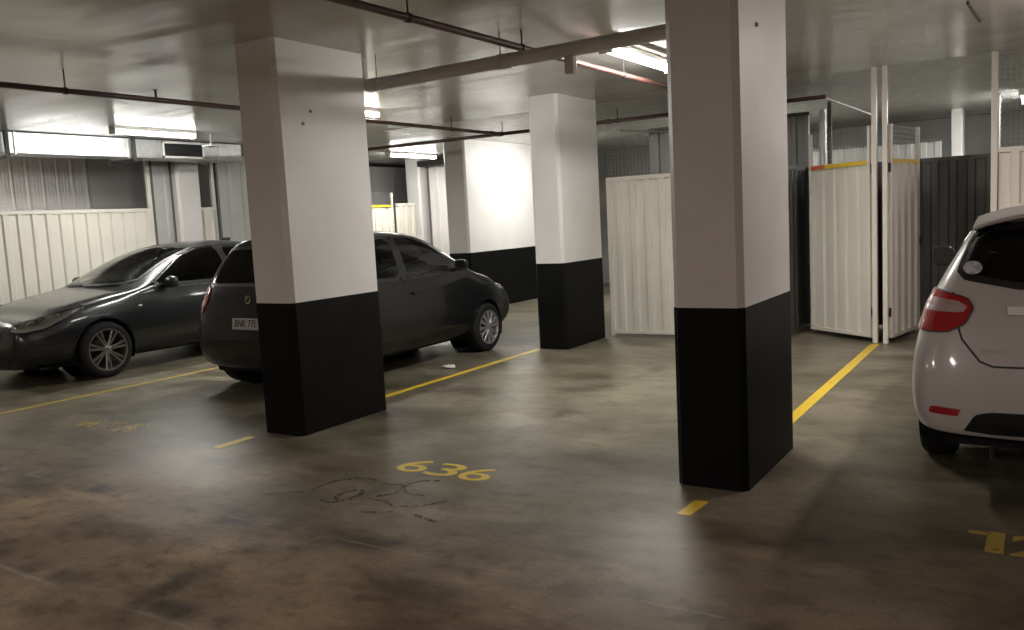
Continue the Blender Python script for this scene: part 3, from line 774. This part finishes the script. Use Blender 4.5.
def rbox(name, mat, parent, c, d, rot=(0, 0, 0), sub=2):
    o = MB().cbox((0, 0, 0), d).build(name, mat, parent, 180)
    me = o.data
    bm = bmesh.new(); bm.from_mesh(me); bmesh.ops.bevel(bm, geom=list(bm.edges), offset=min(d)*.3, segments=3, affect='EDGES', profile=.6); bm.to_mesh(me); bm.free()
    for p in me.polygons: p.use_smooth = True
    o.location = c; o.rotation_euler = rot; return o
def interior(t, x_seat, x_rear, zf, W, x_dash, zdash, right_hand=True, roof=1.4):
    for sy in (-1, 1):
        y = sy*.36
        s = rbox('seat', M['seat'], t, (x_seat, y, zf+.28), (.52, .50, .16))
        rbox('backrest', M['seat'], s, (-.27, 0, .30), (.15, .48, .60), (0, -.18, 0))
        rbox('headrest', M['seat'], s, (-.35, 0, .68), (.10, .26, .18), (0, -.15, 0))
    s = rbox('rear_seat', M['seat'], t, (x_rear, 0, zf+.28), (.50, W*1.5, .16))
    rbox('backrest', M['seat'], s, (-.27, 0, .28), (.14, W*1.45, .52), (0, -.25, 0))
    for y in (-.38, .38): rbox('headrest', M['seat'], s, (-.36, y, .62), (.10, .24, .14), (0, -.2, 0))
    rbox('dashboard', M['dark'], t, (x_dash, 0, zdash-.1), (.42, W*1.62, .2))
    yy = -.36 if right_hand else .36
    w = MB().lathe([(.185, -.012), (.197, 0), (.185, .012), (.173, 0), (.185, -.012)], (0, 0, 0), 'x', 30)
    for a in (0.3, PI-.3, -PI/2): w.tube([(0, 0, 0), (0, .18*math.cos(a), .18*math.sin(a))], .014, 6)
    w.lathe([(0, -.02), (.05, -.015), (.05, .02), (0, .02)], (0, 0, 0), 'x', 14)
    o = w.build('steering_wheel', M['dark'], t, 60); o.location = (x_dash-.30, yy, zdash-.02); o.rotation_euler = (0, .42, 0)
    rbox('rear_view_mirror', M['dark'], t, (x_dash-.30, 0, roof-.12), (.03, .20, .05))
    MB().box((-1.75, -W*.82, .24), (x_dash+.5, W*.82, .27)).build('cabin_floor', M['dark'], t)
def mirror_part(t, x, y, z, side, matb, size=(.12, .21, .15), gm='chrome'):
    s = side; o = bpy.data.objects.new('door_mirror', None); COL.objects.link(o); o.parent = t; o.location = (x, s*y, z)
    bm = bmesh.new(); bmesh.ops.create_uvsphere(bm, u_segments=24, v_segments=14, radius=.5)
    for v in bm.verts:
        c = v.co; k = 2.6
        nrm = (abs(c.x*2)**k+abs(c.y*2)**k+abs(c.z*2)**k)**(1/k)
        if nrm > 0: c /= nrm
        c.x *= size[0]; c.y *= size[1]; c.z *= size[2]
        if c.x < -size[0]*.18: c.x = -size[0]*.18
    me = bpy.data.meshes.new('mirror_housing'); bm.to_mesh(me); bm.free(); me.materials.append(matb)
    for p in me.polygons: p.use_smooth = True
    h = bpy.data.objects.new('mirror_housing', me); COL.objects.link(h); h.parent = o; h.location = (0, s*.16, .05)
    MB().box((-size[0]*.2-.004, s*.16-size[1]*.42, .05-size[2]*.38), (-size[0]*.2, s*.16+size[1]*.42, .05+size[2]*.38)).build('mirror_glass', M[gm], o)
    MB().tube([(0.01, -s*.05, -.04), (0, s*.04, 0), (0, s*.12, .02)], [.03, .026, .028], 10).build('mirror_arm', M['trim'], o, 60)
def handle(sh, t, side, x, z, mat):
    m = 'left' if side > 0 else 'right'
    l, n = sh.hit(m, x, z)
    rbox('door_handle', mat, t, (l.x, l.y+side*.018, l.z), (.19, .022, .03))
def seams(sh, t, mode, lines, name='panel_gap', w=.007):
    mb = MB()
    for ln in lines: band(sh, mode, ln, w, .0012, None, None, None, th=.004, mb=mb)
    return mb.build(name, M['trim'], t)
def arch_lip(sh, t, x, z, r, mat, w=.03, name='wheel_arch_lip'):
    for s, m in ((1, 'left'), (-1, 'right')):
        pts = [(x+(r+w*.4)*math.cos(math.radians(a)), z+(r+w*.4)*math.sin(math.radians(a))) for a in range(-8, 189, 7)]
        band(sh, m, pts, w, .006, name, mat, t, th=.02)
def shrink(p, k):
    c = sum((Vector(q) for q in p), Vector((0, 0)))/len(p); return [tuple(c.lerp(Vector(q), k)) for q in p]
def both(fn):
    for s, m in ((1, 'left'), (-1, 'right')): fn(s, m)
# ---- dark grey sedan, nose towards the driving lane
def sedan():
    t = thing('parked_sedan', 'dark grey four door sedan parked nose out by the left fence, multi-spoke alloy wheels', 'car', (-10.29, 7.44, 0), -PI/2)
    W = .925
    zN = [.20, .20, .23, .42, .58, .68, .73, .76, .78, .78]
    xN = [2.36, 2.36, 2.39, 2.47, 2.46, 2.44, 2.40, 2.35, 2.30, 2.30]
    wN = [0, .56, .72, .80, .80, .76, .68, .52, .3, 0]
    nose = [list(s) for s in endcap(zN, xN, wN, 1)][::-1]
    zT = [.25, .25, .30, .50, .75, .93, 1.0, 1.04, 1.06, 1.06]
    xT = [-2.40, -2.40, -2.43, -2.47, -2.44, -2.42, -2.38, -2.34, -2.32, -2.32]
    wT = [0, .6, .76, .84, .84, .78, .68, .52, .3, 0]
    tail = [list(s) for s in endcap(zT, xT, wT, -1)]
    A = .12
    dxw = [0, 0, 0, 0, 0, 0, 0, .0, .13, .18]
    st = nose+[
        hood(1.93, .19, .885, .885), hood(1.55, .18, .915, .955), hood(1.25, .18, W, 1.0),
        cabin(1.0, .18, W, .965, 1.03, .80, rail=.035, dx=dxw), cabin(.72, .18, W, .98, 1.18, .765, rail=.045, dx=dxw), cabin(.44, .18, W, .985, 1.33, .72, rail=.055, dx=dxw),
        cabin(.16, .18, W, .99, 1.445, .67, rail=.06, dx=[v*.7 for v in dxw]), cabin(-.10, .18, W, .995, 1.51, .64, rail=.065, dx=[v*.4 for v in dxw]),
        cabin(-.5, .18, W, 1.0, 1.545, .625), cabin(-.95, .18, W, 1.005, 1.53, .62), cabin(-1.3, .18, W, 1.01, 1.47, .61), cabin(-1.6, .18, W, 1.01, 1.30, .63, rail=.06),
        cabin(-1.9, .19, W, 1.01, 1.15, .70, rail=.05), hood(-2.05, .2, .90, 1.10, zs=.8)]+tail
    sh = Shell(st, 6)
    sw1 = [(.86, 1.02), (.22, 1.37), (-.08, 1.45), (-.38, 1.465), (-.38, 1.01)]
    sw2 = [(-.44, 1.01), (-.44, 1.45), (-.88, 1.435), (-1.22, 1.34), (-1.36, 1.07)]
    sw3 = [(-1.42, 1.08), (-1.30, 1.30), (-1.56, 1.16)]
    ws = [(-.69, 1.05), (.69, 1.05), (.58, 1.45), (.3, 1.485), (-.3, 1.485), (-.58, 1.45)]
    for s, m in ((1, 'left'), (-1, 'right')):
        for p, nm in ((sw1, 'front_side_window'), (sw2, 'rear_side_window'), (sw3, 'quarter_window')):
            patch(sh, m, p, .004, nm, M['privacy'], t, .004)
            band(sh, m, shrink(p, .99), .034, .005, 'window_trim', M['trim'], t, True, 1)
        band(sh, m, [(-.41, 1.01), (-.41, 1.46)], .085, .006, 'door_pillar', M['trim'], t)
    patch(sh, 'front', ws, .004, 'windscreen', M['glass'], t, .004)
    band(sh, 'front', shrink(ws, .99), .03, .005, 'windscreen_seal', M['trim'], t, True, 1)
    band(sh, 'left', [(1.02, .935), (.62, .985), (.0, .98), (-.9, .985), (-1.6, 1.02)], .014, .007, 'belt_moulding', M['chrome'], t)
    arch = [(1.50, .33, .375), (-1.30, .33, .375)]
    # lights, grille, intakes before cutting
    def lights(s):
        fo = lambda p: [(s*a, b) for a, b in p]
        poly = [(.46, .65), (.62, .625), (.82, .655), (.98, .745), (1.12, .85), (1.04, .855), (.82, .80), (.58, .74), (.47, .70)]
        md = ('diag', 38*s)
        # coordinates across the view direction at 38 degrees; shift so that the lamp sits on the corner
        pp = [((a-1.50)*s, b) for a, b in poly]
        h = patch(sh, md, pp, .003, 'headlight', M['headrefl'], t, .01)
        band(sh, md, shrink(pp, .97), .016, .007, 'headlight_rim', M['trim'], h, True, 1)
        for u, r_ in ((-.91, .055), (-.76, .060), (-.60, .038)):
            l, n = sh.hit(md, u*s, .70+(u+.91)*.24)
            mb = MB().lathe([(0, 0), (r_*.5, .004), (r_, .022), (r_, .026)], (0, 0, 0), 'z', 20); mb.lathe([(0, .012), (r_*.3, .011), (r_*.34, .004)], (0, 0, 0), 'z', 14); o = mb.build('lamp_bowl', M['satin'], h, 60)
            o.location = l+n*.0; o.rotation_euler = n.to_track_quat('Z', 'Y').to_euler()
        patch(sh, md, pp, .028, 'headlight_lens', M['lens'], h, .02)
        patch(sh, md, [((a-1.50)*s, b) for a, b in [(.50, .33), (.76, .34), (.70, .43), (.52, .42)]], .003, 'fog_light_recess', M['grille'], t, .01)
    lights(1); lights(-1)
    gp = [(-.40, .50), (.40, .50), (.44, .68), (-.44, .68)]
    gl = patch(sh, 'front', gp, .004, 'radiator_grille', M['grille'], t, .01)
    for i in range(4): band(sh, 'front', [(-.40, .53+i*.038), (.40, .53+i*.038)], .012, .014, 'grille_bar', M['chrome'], gl)
    band(sh, 'front', gp, .022, .014, 'grille_surround', M['chrome'], gl, True, 1)
    patch(sh, 'front', [(-.52, .25), (.52, .25), (.46, .40), (-.46, .40)], .003, 'lower_intake', M['grille'], t, .01)
    mbp = patch(sh, 'front', [(-.19, .42), (.19, .42), (.19, .50), (-.19, .50)], .016, 'number_plate', M['plate'], t, .02, 0)
    both(lambda s, m: seams(sh, t, m, [[(.62, 1.0), (.92, .93), (.98, .70), (.93, .40), (.88, .24)], [(-.46, .98), (-.44, .6), (-.46, .25)], [(-1.45, 1.0), (-1.30, .80), (-.98, .62), (-.88, .26)], [(.88, .245), (-.88, .265)]]))
    both(lambda s, m: band(sh, m, [(.86, .80), (0, .83), (-1.6, .87)], .012, .004, 'body_crease', M['sedan'], t, th=.004))
    seams(sh, t, 'top', [[(2.2, s_*.60), (1.7, s_*.70), (1.05, s_*.76)] for s_ in (1, -1)]+[[(2.27, -.6), (2.33, 0), (2.27, .6)]], 'bonnet_gap')
    l, n = sh.hit('left', 1.02, .80); rbox('side_indicator', M['lampbody'], t, (l.x, l.y, l.z), (.05, .015, .022))
    for x in (-.28, -1.22):
        handle(sh, t, 1, x, .87, M['sedan']); handle(sh, t, -1, x, .87, M['sedan'])
    interior(t, -.05, -1.0, .22, .78, .74, 1.02, True, 1.46)
    mirror_part(t, .62, .84, 1.0, 1, M['sedan']); mirror_part(t, .62, .84, 1.0, -1, M['sedan'])
    for y0, y1 in ((.55, .02), (-.05, -.58)):
        pts = []
        for i in range(7):
            y = y0+(y1-y0)*i/6; l, n = sh.hit('front', y, 1.045-.01*i/6); pts.append(l+n*.014)
        MB().tube(pts, .007, 6).build('wiper', M['trim'], t)
    rbox('aerial_fin', M['sedan'], t, (-1.1, 0, 1.53), (.14, .03, .05))
    finish_body(sh, M['sedan'], t, arch, [('side', shrink(sw1, .97), .9), ('side', shrink(sw2, .96), .9), ('front', shrink(ws, .97), -.4)])
    for x in (1.50, -1.30):
        arch_lip(sh, t, x, .33, .375, M['sedan'], .02)
        for s in (1, -1):
            well(t, x, .33, .375, .88, s); wheel_parts(t, x, s*.81, s, .33, .245, .225, 'alloy7')
    MB().box((-2.2, -.70, .19), (2.2, .70, .22)).build('underbody', M['dark'], t)
    return t
sedan()
# ---- charcoal hatchback, tail towards the driving lane
def hatch():
    t = thing('parked_hatchback', 'charcoal five door hatchback parked nose in behind a column, silver wheel covers', 'car', (-6.70, 7.61, 0), PI/2)
    W = .848
    zN = [.22, .22, .26, .42, .58, .70, .76, .80, .83, .84]
    xN = [1.80, 1.80, 1.83, 1.91, 1.90, 1.87, 1.84, 1.79, 1.74, 1.73]
    wN = [0, .52, .66, .74, .74, .70, .62, .46, .25, 0]
    nose = [list(s) for s in endcap(zN, xN, wN, 1)][::-1]
    zT = [.26, .26, .30, .52, .80, 1.02, 1.26, 1.46, 1.53, 1.55]
    xT = [-1.84, -1.84, -1.88, -1.93, -1.88, -1.84, -1.74, -1.62, -1.60, -1.60]
    wT = [0, .70, .81, .85, .81, .74, .63, .53, .36, 0]
    tail = [list(s) for s in endcap(zT, xT, wT, -1)]
    dxw = [0, 0, 0, 0, 0, 0, 0, .0, .10, .14]
    st = nose+[
        hood(1.40, .20, .815, .94, zs=.76), hood(1.12, .20, W, 1.0, zs=.78),
        cabin(.88, .20, W, .97, 1.08, .75, rail=.04, dx=dxw), cabin(.62, .20, W, .98, 1.25, .71, rail=.045, dx=dxw), cabin(.36, .20, W, .985, 1.41, .67, rail=.055, dx=dxw),
        cabin(.12, .20, W, .99, 1.515, .64, dx=[v*.6 for v in dxw]), cabin(-.12, .20, W, .995, 1.555, .62, dx=[v*.3 for v in dxw]),
        cabin(-.5, .20, W, 1.0, 1.58, .61), cabin(-.9, .20, W, 1.01, 1.58, .60), cabin(-1.25, .20, W, 1.02, 1.57, .59)]+tail
    sh = Shell(st, 6)
    sw1 = [(.70, 1.04), (.20, 1.39), (-.04, 1.48), (-.36, 1.485), (-.36, 1.02)]
    sw2 = [(-.44, 1.02), (-.44, 1.485), (-.90, 1.47), (-1.08, 1.41), (-1.16, 1.06)]
    sw3 = [(-1.22, 1.08), (-1.14, 1.38), (-1.38, 1.34), (-1.44, 1.14)]
    ws = [(-.62, 1.08), (.62, 1.08), (.54, 1.46), (.3, 1.50), (-.3, 1.50), (-.54, 1.46)]
    rw = [(-.63, 1.09), (.63, 1.09), (.585, 1.22), (.48, 1.45), (-.48, 1.45), (-.585, 1.22)]
    for s, m in ((1, 'left'), (-1, 'right')):
        for p, nm in ((sw1, 'front_side_window'), (sw2, 'rear_side_window'), (sw3, 'quarter_window')):
            patch(sh, m, p, .004, nm, M['glass'] if nm[0] == 'f' else M['privacy'], t, .004)
            band(sh, m, shrink(p, .99), .034, .005, 'window_trim', M['trim'], t, True, 1)
        band(sh, m, [(-.40, 1.02), (-.40, 1.44)], .09, .006, 'door_pillar', M['trim'], t)
    patch(sh, 'front', ws, .004, 'windscreen', M['glass'], t, .004); band(sh, 'front', shrink(ws, .99), .03, .005, 'windscreen_seal', M['trim'], t, True, 1)
    patch(sh, 'rear', rw, .004, 'rear_window', M['privacy'], t, .004); band(sh, 'rear', shrink(rw, .99), .03, .005, 'rear_window_seal', M['trim'], t, True, 1)
    for s in (1, -1):
        md = ('diag', 180-s*52)
        pp = [(.34, .78), (.47, .80), (.52, .93), (.50, 1.06), (.42, 1.10), (.36, .98)]
        tl = patch(sh, md, [(s*(a+.57), b) for a, b in pp], .012, 'tail_light', M['redlens'], t, .02)
        patch(sh, md, [(s*(a+.57), b) for a, b in shrink([(.38, .84), (.47, .86), (.49, .93), (.39, .92)], 1)], .015, 'indicator_lens', M['clearrefl'], tl, .01)
        mh = ('diag', s*42)
        hp = [(-1.02, .62), (-.86, .64), (-.66, .80), (-.60, .90), (-.74, .88), (-.94, .76)]
        h = patch(sh, mh, [(s*a, b) for a, b in hp], .004, 'headlight', M['headrefl'], t, .01)
        patch(sh, mh, [(s*a, b) for a, b in hp], .022, 'headlight_lens', M['lens'], h, .02)
    pl = patch(sh, 'rear', [(-.19, .66), (.19, .66), (.19, .77), (-.19, .77)], .012, 'number_plate', M['plate'], t, .02, 0)
    l, n = sh.hit('rear', 0, .715); tx = text_mesh('BNK 77E', .088, 'plate_text', M['ink'], pl); tx.location = l+n*.0135+Vector((0, 0, 0)); tx.rotation_euler = n.to_track_quat('Z', 'Y').to_euler()
    tx.scale = (.95, 1.15, 1)
    band(sh, 'rear', [(-.24, .80), (.24, .80)], .022, .02, 'plate_light_bar', M['hatch'], t)
    l, n = sh.hit('rear', 0, .95); mb = MB().lathe([(.03, 0), (.036, .004), (.042, 0)], (0, 0, 0), 'z', 20).tube([(-.02, -.015, .004), (.02, .0, .004), (-.02, .015, .004)], .005, 6)
    o = mb.build('tailgate_emblem', M['chrome'], t); o.location = l+n*.004; o.rotation_euler = n.to_track_quat('Z', 'Y').to_euler()
    both(lambda s, m: seams(sh, t, m, [[(.70, 1.02), (.86, .90), (.90, .6), (.84, .28)], [(-.40, 1.0), (-.38, .6), (-.40, .28)], [(-1.2, 1.02), (-1.12, .82), (-.86, .62), (-.78, .30)], [(.84, .28), (-.78, .30)]]))
    seams(sh, t, 'rear', [[(-.62, 1.05), (-.56, .86), (-.52, .56), (.52, .56), (.56, .86), (.62, 1.05)]], 'tailgate_gap')
    for x in (-.22, -1.02):
        handle(sh, t, 1, x, .86, M['hatch']); handle(sh, t, -1, x, .86, M['hatch'])
    interior(t, -.05, -.85, .24, .72, .66, 1.02, True, 1.46)
    mirror_part(t, .48, .77, 1.06, 1, M['hatch'], (.10, .17, .13)); mirror_part(t, .48, .77, 1.06, -1, M['hatch'], (.10, .17, .13))
    MB().tube([(-1.66, .0, 1.20), (-1.74, -.1, 1.15), (-1.78, -.30, 1.12)], .008, 6).build('rear_wiper', M['trim'], t)
    arch = [(1.13, .30, .345), (-1.30, .30, .345)]
    finish_body(sh, M['hatch'], t, arch, [('side', shrink(sw1, .97), .9), ('side', shrink(sw2, .96), .9), ('side', shrink(sw3, .9), .9), ('front', shrink(ws, .97), -.4), ('rear', shrink(rw, .96), -1.3)])
    for x in (1.13, -1.30):
        arch_lip(sh, t, x, .30, .345, M['hatch'], .018)
        for s in (1, -1):
            well(t, x, .30, .345, .80, s); wheel_parts(t, x, s*.745, s, .30, .205, .185, 'cap')
    MB().box((-1.7, -.62, .20), (1.7, .62, .24)).build('underbody', M['dark'], t)
    return t
hatch()
# ---- white hatchback at the right edge
def white_hatch():
    t = thing('parked_hatchback', 'white hatchback seen from behind, red tail light and oval rear window sticker', 'car', (.165, 7.17, 0), PI/2)
    W = .85
    zN = [.24, .24, .28, .44, .60, .72, .80, .85, .88, .89]
    xN = [2.12, 2.12, 2.15, 2.22, 2.20, 2.17, 2.13, 2.08, 2.03, 2.02]
    wN = [0, .54, .70, .78, .78, .74, .66, .5, .28, 0]
    nose = [list(s) for s in endcap(zN, xN, wN, 1)][::-1]
    zT = [.32, .32, .36, .58, .82, 1.07, 1.29, 1.46, 1.52, 1.535]
    xT = [-2.10, -2.10, -2.16, -2.20, -2.14, -2.08, -1.98, -1.86, -1.84, -1.83]
    wT = [0, .74, .815, .835, .82, .74, .62, .53, .35, 0]
    tail = [list(s) for s in endcap(zT, xT, wT, -1)]
    dxw = [0, 0, 0, 0, 0, 0, 0, .0, .12, .16]
    st = nose+[
        hood(1.68, .24, .86, .96, zs=.78), hood(1.3, .24, W, 1.03, zs=.8), hood(1.05, .24, W, 1.06, zs=.8),
        cabin(.85, .24, W, 1.02, 1.12, .78, rail=.04, dx=dxw), cabin(.55, .24, W, 1.03, 1.25, .73, rail=.05, dx=dxw), cabin(.25, .24, W, 1.035, 1.38, .67, rail=.065, dx=dxw),
        cabin(0, .24, W, 1.04, 1.47, .63, dx=[v*.6 for v in dxw]), cabin(-.3, .24, W, 1.045, 1.525, .59, dx=[v*.3 for v in dxw], wb=.91, bu=.0),
        cabin(-.7, .24, W, 1.05, 1.55, .56, wb=.89, bu=-.02), cabin(-1.1, .24, W, 1.06, 1.555, .55, wb=.88, bu=-.02), cabin(-1.45, .24, W, 1.07, 1.55, .545, wb=.875, bu=-.02)]+tail
    sh = Shell(st, 6)
    sw1 = [(.62, 1.07), (.05, 1.39), (-.2, 1.45), (-.50, 1.46), (-.50, 1.06)]
    sw2 = [(-.58, 1.06), (-.58, 1.46), (-1.05, 1.45), (-1.28, 1.40), (-1.36, 1.10)]
    sw3 = [(-1.42, 1.12), (-1.34, 1.38), (-1.60, 1.33), (-1.70, 1.20)]
    ws = [(-.64, 1.12), (.64, 1.12), (.54, 1.45), (.3, 1.48), (-.3, 1.48), (-.54, 1.45)]
    rw = [(-.60, 1.175), (-.30, 1.115), (.30, 1.115), (.60, 1.175), (.535, 1.37), (.46, 1.42), (0, 1.455), (-.46, 1.42), (-.535, 1.37)]
    for s, m in ((1, 'left'), (-1, 'right')):
        for p, nm in ((sw1, 'front_side_window'), (sw2, 'rear_side_window'), (sw3, 'quarter_window')):
            patch(sh, m, p, .004, nm, M['glass'] if nm[0] == 'f' else M['privacy'], t, .004)
            band(sh, m, shrink(p, .99), .034, .005, 'window_trim', M['trim'], t, True, 1)
    patch(sh, 'front', ws, .004, 'windscreen', M['glass'], t, .004); band(sh, 'front', shrink(ws, .99), .03, .005, 'windscreen_seal', M['trim'], t, True, 1)
    w = patch(sh, 'rear', rw, .004, 'rear_window', M['privacy'], t, .004); band(sh, 'rear', shrink(rw, .985), .035, .005, 'rear_window_seal', M['trim'], t, True, 1)
    st_ = patch(sh, 'rear', [(.525+.046*math.cos(a), 1.215+.034*math.sin(a)) for a in [2*PI*i/14 for i in range(14)]], .008, 'oval_sticker', M['sticker'], w, .003)
    # roof spoiler lip
    sp = MB(); n = 14; V = []
    for i in range(n+1):
        y = -.53+1.06*i/n; k = 1-(abs(y)/.60)**4*.30
        zt = 1.535-.08*(abs(y)/.56)**3
        V += [(-1.70, y, zt+.012), (-1.93-.05*k, y, zt-.035), (-1.93-.05*k, y, zt-.055), (-1.78, y, zt-.075)]
    f = [(i*4+k, i*4+(k+1) % 4, (i+1)*4+(k+1) % 4, (i+1)*4+k) for i in range(n) for k in range(4)]+[(0, 1, 2, 3), (n*4+3, n*4+2, n*4+1, n*4)]
    sp.add(V, f).build('roof_spoiler', M['whitecar'], t, 50, .01)
    for s in (1, -1):
        md = ('diag', 180-s*40)
        def D(pp): return [(s*(q[0]+2.40), q[1]) for q in pp]
        # view-plane coordinates for the corner seen at 40 degrees
        full = [(-1.79, 1.03), (-1.72, 1.10), (-1.65, 1.10), (-1.49, 1.06), (-1.455, 1.01), (-1.47, .93), (-1.53, .885), (-1.74, .89), (-1.78, .93)]
        tl = patch(sh, md, D(full), .014, 'tail_light', M['redlens'], t, .02)
        patch(sh, md, D([(-1.74, 1.02), (-1.70, 1.065), (-1.52, 1.045), (-1.475, 1.015), (-1.485, .985), (-1.73, .99)]), .017, 'reversing_lens', M['clearrefl'], tl, .01)
        band(sh, md, D(full), .012, .012, 'tail_light_gasket', M['trim'], tl, True, 1)
        patch(sh, 'rear', [(s*a, b) for a, b in [(.58, .445), (.72, .455), (.71, .495), (.565, .485)]], .006, 'bumper_reflector', M['redlens'], t, .01)
        arcs = [(.85*s, 1.0)]
    patch(sh, 'rear', [(-.56, .355), (.56, .355), (.50, .46), (.42, .48), (-.42, .48), (-.50, .46)], .006, 'bumper_insert', M['trim'], t, .01)
    seams(sh, t, 'rear', [[(-.615, 1.09), (-.60, .96), (-.565, .85), (-.48, .74), (-.42, .715), (.42, .715), (.48, .74), (.565, .85), (.60, .96), (.615, 1.09)]], 'tailgate_gap', .011)
    band(sh, 'rear', [(-.36, .995), (.36, .995)], .04, .03, 'tailgate_handle_strip', M['satin'], t, th=.03)
    patch(sh, 'rear', [(-.31, .83), (.31, .83), (.34, .985), (-.34, .985)], .003, 'plate_recess', M['whitecar'], t, .003)
    pl = patch(sh, 'rear', [(-.19, .85), (.19, .85), (.19, .96), (-.19, .96)], .012, 'number_plate', M['plate'], t, .02, 0)
    tx = text_mesh('IMPREZA', .030, 'tailgate_badge', M['hubcap'], t); l, n = sh.hit('rear', .42, .79); tx.location = l+n*.004; tx.rotation_euler = n.to_track_quat('Z', 'Y').to_euler()
    both(lambda s, m: seams(sh, t, m, [[(.66, 1.06), (.84, .95), (.90, .6), (.84, .30)], [(-.54, 1.04), (-.52, .6), (-.54, .30)], [(-1.36, 1.06), (-1.28, .84), (-1.0, .64), (-.92, .32)], [(-1.95, .60), (-1.72, .66)]]))
    for x in (-.34, -1.2):
        handle(sh, t, 1, x, .90, M['whitecar']); handle(sh, t, -1, x, .90, M['whitecar'])
    interior(t, -.15, -1.0, .28, .76, .62, 1.05, True, 1.49)
    mirror_part(t, .52, .75, 1.08, 1, M['trim'], (.12, .17, .16), 'steel_dark'); mirror_part(t, .52, .75, 1.08, -1, M['trim'], (.12, .17, .16), 'steel_dark')
    rbox('aerial_fin', M['trim'], t, (-1.45, .0, 1.56), (.12, .03, .05))
    arch = [(1.36, .32, .365), (-1.27, .32, .365)]
    finish_body(sh, M['whitecar'], t, arch, [('side', shrink(sw1, .97), .9), ('side', shrink(sw2, .96), .9), ('front', shrink(ws, .97), -.4), ('rear', shrink(rw, .96), -1.3)])
    for x in (1.36, -1.27):
        arch_lip(sh, t, x, .32, .365, M['whitecar'], .02)
        for s in (1, -1):
            well(t, x, .32, .365, .83, s); wheel_parts(t, x, s*.745, s, .32, .23, .205, 'alloy5')
    MB().box((-1.95, -.66, .24), (2.0, .66, .28)).build('underbody', M['dark'], t)
    return t
white_hatch()
# ------------------------------------------------------------------ world and view
w = bpy.data.worlds.new('world'); scn.world = w; w.use_nodes = True
w.node_tree.nodes['Background'].inputs[0].default_value = (.0, .0, .0, 1)
scn.cycles.sample_clamp_indirect = 9.; scn.cycles.sample_clamp_direct = 5.; scn.cycles.caustics_reflective = False; scn.cycles.blur_glossy = .5
scn.view_settings.view_transform = 'Standard'; scn.view_settings.look = 'None'; scn.view_settings.gamma = 1
scn.view_settings.use_curve_mapping = False; scn.view_settings.exposure = 1.85
